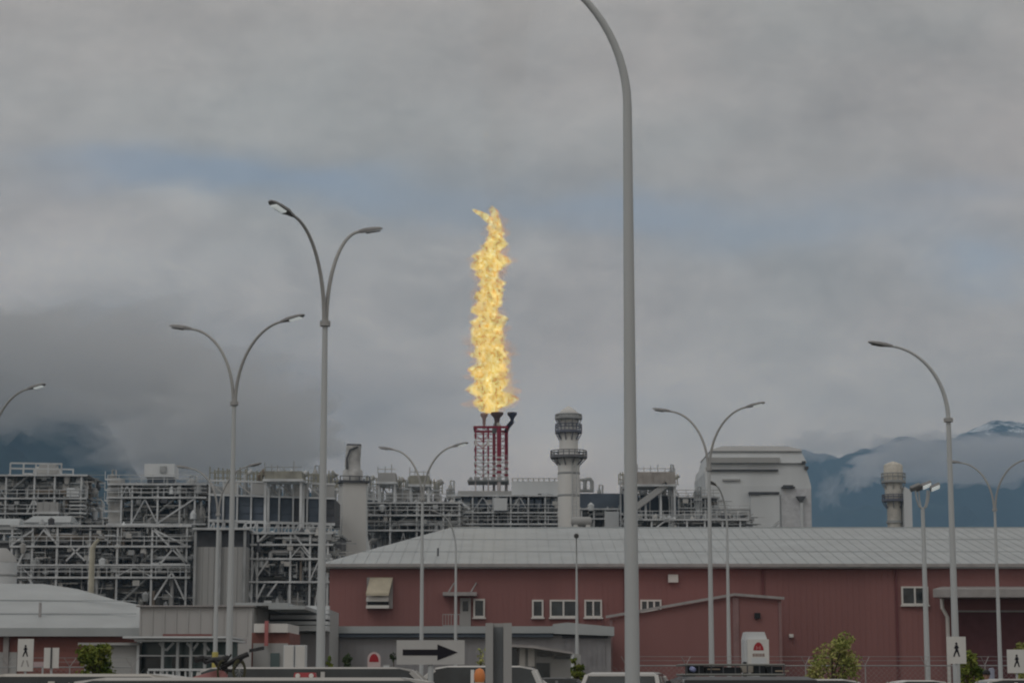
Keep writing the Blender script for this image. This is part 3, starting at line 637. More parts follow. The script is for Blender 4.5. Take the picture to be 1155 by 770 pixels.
b.box(xx(528), xx(574), -3.5, 3.5, zz(544.5), zz(543)); b.build('platform', GSTEEL, fl)
def tip(px, pb, pt, w, m, y):
    b = MB(); b.lathe([(w * .35, zz(pb)), (w * .35, zz(pb - 3)), (w * .5, zz(pt + 6)), (w * 1.0, zz(pt + 2.5)), (w * 1.0, zz(pt)), (w * .8, zz(pt) + .02)], (xx(px), y, 0), 14); b.build('burner_tip', m, fl, True)
tip(546, 484, 466, 4.2 * k, mat('hot_tip_pink', (.34, .25, .24), .6), 0); tip(560.5, 480, 465, 7.2 * k, mat('sooty_brown', (.13, .10, .10), .7), 0); tip(577.5, 476, 465, 5.4 * k, mat('sooty_blue', (.05, .06, .10), .7), 0)
b = MB(); b.tube([(xx(571), 2, zz(484)), (xx(573), 1, zz(480)), (xx(577.5), 0, zz(475.5))], .35, 8); b.build('gas_pipe', mat('sooty_blue', (.05, .06, .10), .7), fl)
b = MB(); b.tube([(xx(557), 3, zz(484)), (xx(559.5), 0, zz(478))], .4, 8); b.tube([(xx(564), -3, zz(484)), (xx(561.5), 0, zz(478))], .3, 8); b.tube([(xx(546), 0, zz(484)), (xx(546), 0, zz(480))], .25, 8); b.build('gas_pipe', GSTEEL, fl)

# flame
def flame_mat(thin=False):
    m = bpy.data.materials.new('flame_gas'); m.use_nodes = True; t = m.node_tree; t.nodes.clear()
    g = t.nodes.new('ShaderNodeTexCoord')
    def no(sc, d, ro, dist=0.0):
        q = t.nodes.new('ShaderNodeTexNoise'); q.inputs['Scale'].default_value = sc; q.inputs['Detail'].default_value = d; q.inputs['Roughness'].default_value = ro; q.inputs['Distortion'].default_value = dist
        t.links.new(g.outputs['Object'], q.inputs['Vector']); return q.outputs[0]
    r = t.nodes.new('ShaderNodeValToRGB'); t.links.new(no(1.9, 3, .65, .5), r.inputs[0]); e = r.color_ramp.elements
    e[0].position = .395; e[0].color = (.75, .25, .05, 1); e[1].position = .63; e[1].color = (1.0, .98, .56, 1)
    q = e.new(.465); q.color = (1.0, .60, .10, 1); q = e.new(.52); q.color = (1.0, .89, .27, 1)
    mr = t.nodes.new('ShaderNodeMapRange'); mr.inputs[1].default_value = .36; mr.inputs[2].default_value = .66; mr.inputs[3].default_value = .35; mr.inputs[4].default_value = 1.4
    t.links.new(no(.9, 4, .65, .6), mr.inputs[0])
    em = t.nodes.new('ShaderNodeEmission'); t.links.new(r.outputs[0], em.inputs[0])
    k = t.nodes.new('ShaderNodeMath'); k.operation = 'MULTIPLY'; t.links.new(mr.outputs[0], k.inputs[0]); k.inputs[1].default_value = 0.22 if thin else 2.1
    t.links.new(k.outputs[0], em.inputs[1])
    ab = t.nodes.new('ShaderNodeVolumeAbsorption'); ab.inputs[0].default_value = (.0, .0, .0, 1); ab.inputs[1].default_value = 0.10 if thin else 0.95
    ad = t.nodes.new('ShaderNodeAddShader'); t.links.new(em.outputs[0], ad.inputs[0]); t.links.new(ab.outputs[0], ad.inputs[1])
    o = t.nodes.new('ShaderNodeOutputMaterial'); t.links.new(ad.outputs[0], o.inputs['Volume'])
    m.cycles.volume_step_rate = 0.35
    return m
FM = flame_mat(); FM2 = flame_mat(True)
def flame_col(name, prof, m, seed, n=28, par=None, rough=.28, sub=4, wk=1.0):
    b = MB(); rs = []
    pp = []
    for (a, c) in zip(prof, prof[1:]):
        for s in range(sub): pp.append([a[i] + (c[i] - a[i]) * s / sub for i in range(3)])
    pp.append(list(prof[-1]))
    for py, x0, x1 in pp:
        ring = []
        for a in range(n):
            an = a * 2 * math.pi / n; c = ((x0 + x1) / 2 - 555) * k; w = (x1 - x0) / 2 * k * wk
            q = 1 + rough * noise.fractal(Vector((math.cos(an) * w * .5, math.sin(an) * w * .5 + seed, zz(py) * .55)), .7, 2, 4)
            ring.append((c + w * q * math.cos(an), w * q * math.sin(an) * .8, zz(py)))
        rs.append(ring)
    b.rings(rs, split=False); return outward(b.build(name, m, par, True))
prof = [(466, 549, 560), (463, 543, 566), (458, 537, 571), (448, 534, 574), (436, 535, 575), (424, 533, 575), (410, 533, 574), (398, 534, 572), (388, 532, 573), (376, 532, 570), (364, 532, 569), (352, 534, 567), (340, 536, 566), (328, 536, 565),
        (316, 536, 566), (306, 535, 568), (297, 534, 570), (288, 538, 572), (278, 543, 573), (268, 546, 571), (258, 548, 571), (248, 550, 567), (240, 550, 562), (235, 551, 558), (232, 553.5, 555.5)]
fo_ = thing('flame', 'tall yellow gas flame burning above the flare tips', 'flame', (fx, YV, 0))
flame_col('flame_body', prof, FM, 3, par=fo_, rough=.8, n=44, sub=6, wk=.86)
FM3 = flame_mat(True); FM3.name = 'flame_fringe'
for nd in FM3.node_tree.nodes:
    if nd.type == 'VALTORGB':
        for e_ in nd.color_ramp.elements: e_.color = (.70, .34, .12, 1)
flame_col('flame_fringe', prof, FM3, 44, par=fo_, rough=.95, n=36, sub=5, wk=1.12)
flame_col('flame_wisp', [(462, 541, 569), (458, 538, 573), (452, 536, 576), (440, 560, 580), (428, 566, 580), (416, 567, 577), (404, 568, 576), (392, 569, 574)], FM2, 9, par=fo_, rough=.5)
flame_col('flame_wisp', [(252, 549, 556), (246, 541, 553), (242, 536, 549), (239, 532, 543), (236, 531, 536)], FM, 15, par=fo_, rough=.5)
flame_col('flame_wisp', [(155, 545.5, 549), (152, 545, 550), (149, 546, 549)], FM2, 21, par=fo_, rough=.3)
SM = vol_mat('thin_smoke', (.42, .36, .30), .011)
sm = flame_col('smoke', [(236, 546, 566), (215, 544, 572), (190, 541, 576), (160, 540, 582), (120, 538, 590), (80, 538, 596), (40, 536, 602), (0, 534, 608), (-40, 532, 612), (-90, 530, 616)], SM, 31, rough=.3)
sm.location = (fx, YV + .01, 0); sm['kind'] = 'stuff'

# ---------------------------------------------------------------- process structures
PM = [INSUL, WSTEEL, GSTEEL, RUSTY, CLAD2]
def module(name, label, cat, Y, depth, px0, px1, decks, cols, seed, group=None, ground=True, braces=(), rail=None, fill=1.0, vessel=1.0, deckm=WSTEEL, colm=WSTEEL, zlow=None, bw=.42, extra=None):
    bw *= .56
    rnd = random.Random(seed)
    pm = (px0 + px1) / 2; cx = X(pm, Y, 600)
    root = thing(name, label, cat, (cx, Y, 0), group=group)
    xx = lambda px: X(px, Y, 600) - cx
    zz = lambda py: Z(py, Y)
    zt = [zz(d) for d in decks]                      # top to bottom
    topz = zt[0]
    for px in cols:
        for yy_ in (0, depth):
            b = MB(); w = bw / 2; b.box(xx(px) - w, xx(px) + w, yy_ - w, yy_ + w, 0, topz - .02 if rail != 'cage' else topz + 2.5); b.build('column', colm, root)
    levels = zt + ([] if zlow is None else [])
    for i, z in enumerate(zt):
        b = MB(); h = .23
        b.box(xx(px0), xx(px1), -.3, -.02, z - h, z); b.box(xx(px0), xx(px1), depth + .02, depth + .3, z - h, z)
        x = xx(px0)
        while x < xx(px1): b.box(x, x + .2, 0, depth, z - h + .05, z - .06); x += 2.5
        b.build('beam', deckm, root)
        b = MB(); b.box(xx(px0) + .01, xx(px1) - .01, 0, depth * (0.98 if rnd.random() < .6 else .5), z - .05, z + .02); b.build('deck', GSTEEL, root)
        b = MB(); x = xx(px0); 
        for hh in (1.1, .6): b.bar((xx(px0), -.25, z + hh), (xx(px1), -.25, z + hh), .09)
        while x <= xx(px1): b.bar((x, -.25, z), (x, -.25, z + 1.1), .08); x += 1.5
        if rnd.random() < .55: b.build('handrail', WSTEEL if rnd.random() < .6 else GSTEEL, root)
        b = MB(); b.bar((xx(px0), depth + .2, z + 1.1), (xx(px1), depth + .2, z + 1.1), .07); b.build('handrail', GSTEEL, root)
    for (pa, ya, pb, yb_) in braces:
        b = MB(); b.bar((xx(pa), -.1, zz(ya)), (xx(pb), -.1, zz(yb_)), .21); b.build('brace', WSTEEL, root)
    W_ = xx(px1) - xx(px0)
    zbr = zt + [max(0.0, zt[-1] - 9)]
    for i in range(len(zbr) - 1):
        for ca, cb_ in zip(cols, cols[1:]):
            if rnd.random() < .38 and zbr[i] - zbr[i + 1] > 1.5:
                a_, c_ = (ca, cb_) if rnd.random() < .5 else (cb_, ca); yb_ = rnd.choice((-.05, depth * .5))
                b = MB(); mid = (a_ + c_) / 2
                b.bar((xx(a_), yb_, zbr[i + 1]), (xx(mid), yb_, zbr[i] - .3), .13); b.bar((xx(c_), yb_, zbr[i + 1]), (xx(mid), yb_, zbr[i] - .3), .13); b.build('brace', rnd.choice((WSTEEL, GSTEEL)), root)
    lo_ = zt + [max(0.0, (zt[-1] - 9))]
    for i in range(len(lo_) - 1):
        zt_, zb = lo_[i], lo_[i + 1]; hgt = zt_ - zb
        if hgt < 1: continue
        zb += .3
        # horizontal pipes
        for q in range(int(3 + 6 * fill)):
            r = rnd.choice((.12, .18, .28, .4)); z = rnd.uniform(zb + r, zt_ - .5 - r) if zt_ - .6 - zb > 2 * r else zb + r
            y = rnd.uniform(.3, depth - .5); a = rnd.uniform(0, .75) * W_ + xx(px0); c = min(xx(px1), a + rnd.uniform(.12, .5) * W_ + 1.2)
            pts = [(a, y, z), (c, y, z)]
            if rnd.random() < .5: pts = [(a, y, max(.1, z - hgt * .6)), (a, y, z - .25), (a + .25, y, z), (c, y, z)]
            if rnd.random() < .4: pts = pts + [(c + .25, y, z - .25), (c + .25, y, max(.1, z - hgt * .7))]
            b = MB(); b.tube(pts, r, 8); b.build('pipe', rnd.choice(PM), root, True)
        for q in range(int(W_ / 3 * fill)):          # vertical pipes
            r = rnd.choice((.1, .15, .25)); x = rnd.uniform(xx(px0), xx(px1)); y = rnd.uniform(.2, depth * .8)
            b = MB(); b.tube([(x, y, max(0, zb - .3)), (x, y, zb + hgt * rnd.uniform(.5, 1.0))], r, 6); b.build('pipe', rnd.choice(PM), root, True)
        for q in range(int(W_ / 4 * vessel + rnd.random())):
            t = rnd.random(); x = rnd.uniform(xx(px0) + 1, xx(px1) - 1.5); y = rnd.uniform(depth * .3, depth * .7)
            b = MB()
            if t < .45:
                r = min(hgt * .32, rnd.uniform(.6, 1.2)); l = rnd.uniform(2.5, 5); b.drum((x - l / 2, y, zb + r + .4), (x + l / 2, y, zb + r + .4), r)
                for s in (-.3, .3): b.box(x + s * l - .15, x + s * l + .15, y - r * .7, y + r * .7, zb - .3, zb + r * .5)
                b.build('vessel', rnd.choice((INSUL, CLAD2, GSTEEL)), root, True)
            elif t < .75:
                r = rnd.uniform(.5, 1.0); b.drum((x, y, zb - .25), (x, y, zb + hgt * rnd.uniform(.6, .9)), r); b.build('vessel', rnd.choice((INSUL, CLAD2, GSTEEL)), root, True)
            else:
                w = rnd.uniform(.6, 1.8); b.box(x - w, x + w, y - .8, y + .8, zb - .28, zb + hgt * rnd.uniform(.4, .75)); b.box(x - w * .8, x + w * .8, y - .88, y - .81, zb, zb + hgt * .3, 0); b.build('cabinet', rnd.choice((CLAD2, BSTEEL, DSTEEL, CLAD)), root)
        for q in range(int(1 + W_ / 9 * fill)):       # panels added behind to make the interior look dark
            x = rnd.uniform(xx(px0), xx(px1) - 3); l = rnd.uniform(3, 8); y = depth * rnd.uniform(.6, .95)
            b = MB(); b.box(x, min(x + l, xx(px1)), y, y + .5, zb + hgt * rnd.uniform(.0, .2), zb + hgt * rnd.uniform(.5, .85)); b.build('backing_panel', rnd.choice((DSTEEL, BSTEEL, GSTEEL, CLAD3)), root)
        b = MB()
        for q in range(int(W_ * 9 * fill)):
            x = rnd.uniform(xx(px0), xx(px1)); y = rnd.uniform(-.15, depth * .7); z = rnd.uniform(zb, zt_ - .2); mi = rnd.choice((0, 0, 1, 1, 2, 3)); w = rnd.uniform(.04, .13); t = rnd.random()
            if t < .35: b.bar((x, y, z), (x, y, min(zt_, z + rnd.uniform(.5, 2.2))), w, mi=mi)
            elif t < .7: b.bar((x, y, z), (x + rnd.uniform(.6, 3.5), y, z), w, mi=mi)
            elif t < .8: b.bar((x, y, z), (x + rnd.uniform(-1.5, 1.5), y, min(zt_, z + rnd.uniform(.5, 1.8))), w, mi=mi)
            elif t < .93: s_ = rnd.uniform(.12, .45); b.box(x - s_, x + s_, y - s_, y + s_, z, z + s_ * 1.6, mi)
            else: b.lathe([(.05, z - .01), (rnd.uniform(.2, .5), z), (rnd.uniform(.2, .5), z + rnd.uniform(.4, 1.2)), (.05, z + 1.25)], (x, y, 0), 8, mi)
        o = b.build('small_pipework', [INSUL, GSTEEL, CLAD, DSTEEL], root); o['kind'] = 'stuff'
        if rnd.random() < .6:                          # stair flight
            x = rnd.uniform(xx(px0) + 1, xx(px1) - 4); b = MB()
            for o_ in (0, .9): b.bar((x, .1 + o_, zb), (x + hgt, .1 + o_, zt_ - .2), .2, .1)
            nst = int(hgt / .25)
            for s_ in range(nst): b.box(x + hgt * s_ / nst, x + hgt * s_ / nst + .28, .1, 1.0, zb + hgt * s_ / nst, zb + hgt * s_ / nst + .04)
            b.build('stair', GSTEEL, root)
    return root, xx, zz
def box_on(root, xx, zz, name, m, pa, pb, ya, yb_, y0=0, y1=4):
    b = MB(); b.box(xx(pa), xx(pb), y0, y1, zz(yb_), zz(ya)); return b.build(name, m, root)

# far left tower
r_, xx, zz = module('process_structure', 'far left stepped process tower with railed roof platform', 'process structure', 300, 12, -30, 97, [535, 561, 578, 600], [-28, 5, 37, 60, 90], 11, 'process structures of the gas plant', fill=1.5, vessel=1.4,
       braces=[(37, 563, 30, 578), (37, 563, 46, 578), (60, 563, 68, 578)])
b = MB()
for (a0, a1) in (((9, 522), (67, 523)), ((9, 528), (67, 529))): b.bar((xx(a0[0]), 0, zz(a0[1])), (xx(a1[0]), 0, zz(a1[1])), .22); b.bar((xx(a0[0]), 8, zz(a0[1])), (xx(a1[0]), 8, zz(a1[1])), .2)
for px in (9, 24, 38, 52, 67): b.bar((xx(px), 0, zz(535)), (xx(px), 0, zz(522)), .2); b.bar((xx(px), 8, zz(535)), (xx(px), 8, zz(522)), .2)
b.build('roof_frame', WSTEEL, r_)
b = MB(); b.drum((xx(28), 4, zz(530)), (xx(58), 4, zz(530)), .9); b.build('vessel', INSUL, r_, True)
box_on(r_, xx, zz, 'roof_cabinet', CLAD2, 36, 55, 521, 526, 3, 5); box_on(r_, xx, zz, 'cabinet', CLAD, 74, 88, 550, 560, -.2, 3)
for i in range(5): box_on(r_, xx, zz, 'louvre', WSTEEL if i % 2 else CLAD2, 78, 94, 565 + i * 4.2, 566.6 + i * 4.2, -.5, 2)

# white-roofed sheds on the rack
for i, (a0, a1, t0, b0, lab) in enumerate(((-12, 22, 583, 597, 'small white roofed equipment shed at far left edge of pipe rack'), (26, 80, 580, 597, 'broad white roofed equipment shed on left pipe rack'))):
    Yq = 268; o_ = X((a0 + a1) / 2, Yq, 590); t = thing('equipment_shed', lab, 'shed', (o_, Yq, Z(597, Yq)), group='white equipment sheds'); xq = lambda px: X(px, Yq, 590) - o_; zq = lambda py: Z(py, Yq) - Z(597, Yq)
    b = MB(); b.box(xq(a0 + 1), xq(a1 - 1), 0, 6, 0.02, zq(t0 + 9)); b.build('wall', CLAD, t)
    b = MB(); b.rings([[(xq(a0), -.4, zq(t0 + 9) + .003), (xq(a1), -.4, zq(t0 + 9) + .003), (xq(a1), 6.4, zq(t0 + 9) + .003), (xq(a0), 6.4, zq(t0 + 9) + .003)], [(xq(a0 + 7), 2.4, zq(t0)), (xq(a1 - 4), 2.4, zq(t0)), (xq(a1 - 4), 4, zq(t0)), (xq(a0 + 7), 4, zq(t0))]]); b.build('roof', ROOFM, t)
# storage tank lower left
Yq = 235; k = Yq / F; t = thing('storage_tank', 'pale domed storage tank at far left edge', 'tank', (X(2, Yq, 640), Yq, 0)); zq = lambda py: Z(py, Yq)
b = MB(); b.lathe([(17 * k, 0), (17 * k, zq(634))], n=28); b.build('shell', CLAD, t, True); b = MB(); b.lathe([(17.3 * k, zq(634)), (13 * k, zq(626)), (7 * k, zq(620)), (.5, zq(618))], n=28); b.build('roof', CLAD2, t, True)
b = MB(); b.lathe([(17.05 * k, zq(650)), (17.5 * k, zq(650) + .05), (17.5 * k, zq(650) + .2), (17.05 * k, zq(650) + .25)], n=28); b.build('band', GSTEEL, t)

# main pipe rack on the left
rb_ = [(15, 613, 37, 598), (65, 613, 50, 598), (80, 616, 97, 632), (92, 616, 76, 632), (172, 596, 212, 636), (178, 640, 198, 616), (198, 616, 212, 636), (172, 596, 212, 616), (176, 676, 195, 645), (195, 645, 210, 676), (172, 636, 212, 636), (20, 640, 30, 618), (40, 660, 33, 650), (110, 600, 125, 612)]
module('pipe_rack', 'long left pipe rack of pale steel above brick building roof', 'pipe rack', 262, 9, 12, 216, [592, 615, 636, 650], [14, 37, 65, 102, 133, 172, 211], 21, 'process structures of the gas plant', braces=rb_, fill=2.2, vessel=1.6)
# second left tower with white penthouse
r_, xx, zz = module('process_structure', 'open steel tower crowned by a white penthouse box', 'process structure', 282, 11, 120, 232, [545, 560, 590], [136, 148, 177, 202, 219], 31, 'process structures of the gas plant', fill=2.0, vessel=1.8, braces=[(177, 590, 219, 562)])
box_on(r_, xx, zz, 'penthouse', CLAD, 158, 192, 521, 536, 2, 6); box_on(r_, xx, zz, 'penthouse_vent', GSTEEL, 176, 183, 524, 531, 1.7, 1.99); box_on(r_, xx, zz, 'penthouse_base', BSTEEL, 161, 189, 536.2, 542, 2.4, 5.6)
box_on(r_, xx, zz, 'stair_tower', INSUL, 120, 133, 538, 590, 1, 4)
b = MB()
for py in (540, 552, 564, 576): b.bar((xx(116), .5, zz(py)), (xx(134), .5, zz(py)), .2); b.bar((xx(116), .5, zz(py)), (xx(116), .5, zz(py) + 1.1), .08)
b.build('landing', WSTEEL, r_)
b = MB(); b.drum((xx(205), 3, zz(580)), (xx(228), 3, zz(580)), 1.6); b.build('vessel', INSUL, r_, True)
box_on(r_, xx, zz, 'dark_cooler', DSTEEL, 226, 246, 551, 576, 4, 8)
# tall panel casing
Yq = 258; o_ = X(248, Yq, 640); t = thing('heater_casing', 'grey ribbed heater casing with dark louvres between pipe racks', 'heater', (o_, Yq, 0)); xq = lambda px: X(px, Yq, 640) - o_; zq = lambda py: Z(py, Yq)
b = MB(); b.box(xq(219), xq(277), 1, 8, 0, zq(616))
x = xq(219)
while x < xq(277): b.box(x, x + .15, .9, 1.001, .2, zq(616)); x += .7
b.build('wall', CLAD2, t)
b = MB(); b.box(xq(219), xq(277), 1.5, 7.5, zq(616) + .003, zq(598)); b.build('louvre_bank', DSTEEL, t)
for px in (219, 247, 275): b = MB(); b.box(xq(px) - .15, xq(px) + .15, .4, .8, 0, zq(597)); b.build('column', GSTEEL, t)
b = MB(); b.box(xq(216), xq(280), .2, 8, zq(597), zq(594.5)); b.build('top_beam', WSTEEL, t)

for (a0, a1, t0, Yq, lab) in ((-20, 216, 612, 276, 'added dark backing mass half hidden behind left pipe racks'), (276, 385, 606, 276, 'added dark backing mass behind lower air cooler rack'), (405, 520, 580, 308, 'added dark backing mass behind deck right of square stack'), (500, 712, 578, 336, 'added dark backing mass behind flare deck'), (712, 850, 586, 322, 'added dark backing mass behind sloping pipe rack')):  # plain masses added behind the racks so their gaps look dark
    o_ = X((a0 + a1) / 2, Yq, 640); t = thing('backing_mass', lab, 'building', (o_, Yq, 0), group='added dark backing masses'); xq = lambda px: X(px, Yq, 640) - o_; zt_ = Z(t0, Yq)
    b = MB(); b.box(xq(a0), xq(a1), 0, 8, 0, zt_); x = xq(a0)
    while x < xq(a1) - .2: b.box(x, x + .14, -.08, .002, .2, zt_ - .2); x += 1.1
    b.build('wall', mat('dark_backing_cladding', (.15, .155, .165), .7, 0, .3, .12), t)
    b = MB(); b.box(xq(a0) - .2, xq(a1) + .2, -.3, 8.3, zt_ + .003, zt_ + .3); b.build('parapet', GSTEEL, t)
    rnd = random.Random(int(Yq + a0))
    for q in range(int((a1 - a0) / 14)):
        x = rnd.uniform(xq(a0) + 1, xq(a1) - 3); z = rnd.uniform(2, zt_ - 3); b = MB(); b.box(x, x + rnd.uniform(1, 2.5), -.14, -.083, z, z + rnd.uniform(.8, 2)); b.build('louvre', rnd.choice((DSTEEL, GSTEEL, BLACK, CLAD2)), t)
# air cooler banks
def cooler(label, Y, px0, px1, ytop, ydeck, nbay, seed, tilt=0.0, panelm=BSTEEL, group='air cooler banks of the plant'):
    rnd = random.Random(seed); cx = X((px0 + px1) / 2, Y, 570); xx = lambda px: X(px, Y, 570) - cx
    zq = lambda py, px=px0: Z(py + tilt * (px - px0), Y)
    t = thing('air_cooler_bank', label, 'air cooler', (cx, Y, 0), group=group); H = ydeck - ytop
    for i in range(nbay):
        a = px0 + (px1 - px0) * i / nbay; c = px0 + (px1 - px0) * (i + 1) / nbay; g = .6
        pm_ = (a + c) / 2
        b = MB(); b.box(xx(a) + .15, xx(c) - .15, .5, 10, zq(ydeck - H * .18, pm_), zq(ytop + H * .42, pm_))
        for q in range(3): z0 = zq(ydeck - H * (.2 + .12 * q), pm_); b.box(xx(a) + .15, xx(c) - .15, .4, .499, z0, z0 + .12)
        b.build('cooler_panel', panelm if rnd.random() < .8 else DSTEEL, t)
        b = MB(); b.lathe([(.2, 0), (min(1.6, (xx(c) - xx(a)) * .42), .1), (min(1.7, (xx(c) - xx(a)) * .44), 1.3), (min(1.4, (xx(c) - xx(a)) * .4), 1.4)], ((xx(a) + xx(c)) / 2, 4, zq(ytop + H * .42, pm_)), 14); b.build('fan_ring', GSTEEL, t)
        b = MB(); w = .10; b.box(xx(a) - w, xx(a) + w, -.1, .25, 0, zq(ytop + H * .2, a)); b.build('column', WSTEEL, t)
        b = MB(); b.box(xx(a) + .1, xx(c) - .1, -.05, .1, zq(ytop + H * .40, pm_), zq(ytop + H * .22, pm_)) if rnd.random() < .35 else b.bar((xx(a), 0, zq(ytop + H * .22, a)), (xx(c), 0, zq(ytop + H * .40, c)), .15)
        b.build('screen', rnd.choice((INSUL, CLAD2)), t)
        if rnd.random() < .8:
            b = MB(); r = rnd.uniform(.25, .5); b.tube([(xx(pm_), 1, zq(ytop + H * .4, pm_)), (xx(pm_), 1, zq(ytop + H * .1, pm_)), (xx(pm_) + .8, 1, zq(ytop + H * .02, pm_))], r, 8); b.build('header_pipe', rnd.choice(PM), t, True)
    b = MB(); 
    for f_ in (.2, .42, .82, 1.0): b.bar((xx(px0), 0, zq(ytop + H * f_, px0)), (xx(px1), 0, zq(ytop + H * f_, px1)), .3, .35 if f_ > .5 else .22)
    b.build('beam', WSTEEL, t)
    b = MB(); x = px0
    while x < px1: b.bar((xx(x), 0, zq(ytop + H * .2, x)), (xx(x), 0, zq(ytop + rnd.uniform(-.02, .06) * H, x)), .13); x += rnd.uniform(4, 8)
    b.bar((xx(px0), 0, zq(ytop + H * .08, px0)), (xx(px1), 0, zq(ytop + H * .08, px1)), .1); b.bar((xx(px0), 5, zq(ytop, px0)), (xx(px1), 5, zq(ytop, px1)), .12); b.bar((xx(px0), 5, zq(ytop + H * .1, px0)), (xx(px1), 5, zq(ytop + H * .1, px1)), .12)
    x = px0
    while x < px1: b.bar((xx(x), 5, zq(ytop + H * .2, x)), (xx(x), 5, zq(ytop + rnd.uniform(-.06, .02) * H, x)), .15); x += rnd.uniform(3, 6)
    b.build('handrail', mat('olive_grey_steel', (.28, .28, .23), .7), t)
    b = MB(); x = px0
    while x < px1 - 2: b.bar((xx(x), -.1, zq(ydeck, x)), (xx(x + 6), -.1, zq(ydeck - H * .18, x + 6)), .16); b.bar((xx(x + 6), -.1, zq(ydeck, x)), (xx(x + 6), -.1, zq(ydeck - H * .18, x + 6)), .16); x += 12
    b.build('truss', WSTEEL, t)
    return t
cooler('long row of blue grey air coolers right of the penthouse tower', 272, 236, 378, 527, 600, 9, 5, tilt=.03)
cooler('air cooler row right of the square pale stack', 300, 410, 498, 535, 600, 8, 6, tilt=.06)
cooler('far air cooler row behind the square stack', 330, 366, 402, 540, 600, 3, 7)
module('pipe_rack', 'lower pipe rack below the long row of air coolers', 'pipe rack', 262, 9, 277, 376, [600, 613, 629, 655], [285, 291, 328, 350, 370], 41, 'process structures of the gas plant', fill=1.8, vessel=1.5,
       braces=[(290, 612, 303, 600), (330, 600, 350, 625), (291, 650, 303, 632), (291, 676, 300, 658), (272, 640, 285, 676), (315, 655, 303, 672)])
module('process_structure', 'low cluttered process deck right of the square stack', 'process structure', 290, 12, 410, 520, [566, 580, 597], [412, 440, 470, 500, 518], 51, 'process structures of the gas plant', fill=1.8, vessel=1.8)
r_, xx, zz = module('process_structure', 'pipe deck at foot of the red flare derrick', 'process structure', 318, 10, 505, 632, [558, 577, 590], [512, 533, 556, 576, 596, 615, 630], 61, 'process structures of the gas plant', fill=2.0, vessel=1.6)
box_on(r_, xx, zz, 'white_box', CLAD, 557, 572, 562, 576, -1, 3); box_on(r_, xx, zz, 'clad_wall', CLAD, 577, 633, 541, 560, 2, 8); box_on(r_, xx, zz, 'clad_wall', CLAD2, 516, 577, 552, 557, 2, 8)
b = MB()
for px in range(578, 632, 6): b.bar((xx(px), 2, zz(541)), (xx(px), 2, zz(537.5)), .18)
b.bar((xx(577), 2, zz(538)), (xx(632), 2, zz(538)), .12); b.build('handrail', INSUL, r_)
for i, px in enumerate(range(514, 630, 9)):
    if i % 3 != 1: box_on(r_, xx, zz, 'dark_cooler', DSTEEL, px, px + 6, 582, 590, .3, 3)
    if px < 555 or px > 575: box_on(r_, xx, zz, 'louvre', BSTEEL, px, px + 7, 563 if px > 560 else 560, 572, .3, 3)
b = MB(); b.bar((xx(517), -.4, zz(565)), (xx(530), -.4, zz(574)), .35); b.bar((xx(520), -.4, zz(577)), (xx(520), -.4, zz(563)), .1); b.build('chute', CLAD, r_)
# right of round stack
r_, xx, zz = module('process_structure', 'dark pipe deck between round stack and near tall lamp', 'process structure', 322, 12, 654, 712, [573, 584], [656, 670, 683, 697, 710], 71, 'process structures of the gas plant', fill=2.0, vessel=1.8, deckm=WSTEEL)
box_on(r_, xx, zz, 'white_box', CLAD, 682, 698, 577, 600, -.8, 3); box_on(r_, xx, zz, 'dark_cooler', BSTEEL, 655, 712, 553, 572, 5, 9); box_on(r_, xx, zz, 'dark_cooler', DSTEEL, 656, 680, 580, 592, 1, 3)
b = MB(); b.tube([(xx(653), 0, zz(552)), (xx(653), 0, zz(541)), (xx(660), 0, zz(541))], .3, 8); b.tube([(xx(660), 0, zz(552)), (xx(660), 0, zz(543)), (xx(662), 0, zz(540)), (xx(666), 0, zz(540)), (xx(668), 0, zz(543)), (xx(668), 0, zz(552))], .3, 8); b.tube([(xx(652), 0, zz(553)), (xx(670), 0, zz(553))], .25, 8); b.build('pipe_loop', GSTEEL, r_, True)
Yq = 290; t = thing('storage_tank', 'small white horizontal tank at foot of round stack', 'tank', (X(656, Yq, 590), Yq, 0)); k = Yq / F
b = MB(); b.drum((-12 * k, 0, Z(588, Yq)), (12 * k, 0, Z(588, Yq)), 5.5 * k, 20); b.build('shell', CLAD2, t, True); b = MB()
for s in (-7, 7): b.box(s * k - .3, s * k + .3, -.7, .7, 0, Z(592, Yq))
b.build('saddle', CONC, t)
cooler('air cooler row right of the near tall lamp with sloping chute', 318, 700, 766, 531, 590, 6, 8, tilt=.05)
Yq = 312; t = thing('conveyor_chute', 'pale inclined conveyor gallery beside dark coolers', 'conveyor', (X(735, Yq, 560), Yq, 0)); o_ = t.location.x; xq = lambda px: X(px, Yq, 560) - o_; zq = lambda py: Z(py, Yq)
b = MB(); b.bar((xq(705), 0, zq(581)), (xq(752), 0, zq(546)), 2.0, .9); b.build('gallery', CLAD2, t)
for px, py in ((712, 577), (728, 565), (745, 552)): b = MB(); b.box(xq(px) - .15, xq(px) + .15, -.5, .5, 0, zq(py)); b.build('leg', WSTEEL, t)
module('pipe_rack', 'sloping white pipe rack before boiler house', 'pipe rack', 300, 8, 712, 845, [585, 594], [715, 735, 755, 775, 795, 815, 835], 81, 'process structures of the gas plant', fill=2.2, vessel=2.0, braces=[(737, 597, 752, 586)])
module('process_structure', 'distant cluttered plant deck between chute and boiler house', 'process structure', 352, 10, 764, 812, [560, 572, 582], [766, 780, 796, 810], 91, 'process structures of the gas plant', fill=2.4, vessel=2.0, deckm=GSTEEL, colm=GSTEEL)
module('process_structure', 'low pipework group against boiler house wall', 'process structure', 345, 6, 803, 846, [578, 588], [806, 818, 830, 843], 93, 'process structures of the gas plant', fill=1.6, vessel=1.6, deckm=GSTEEL, colm=GSTEEL)
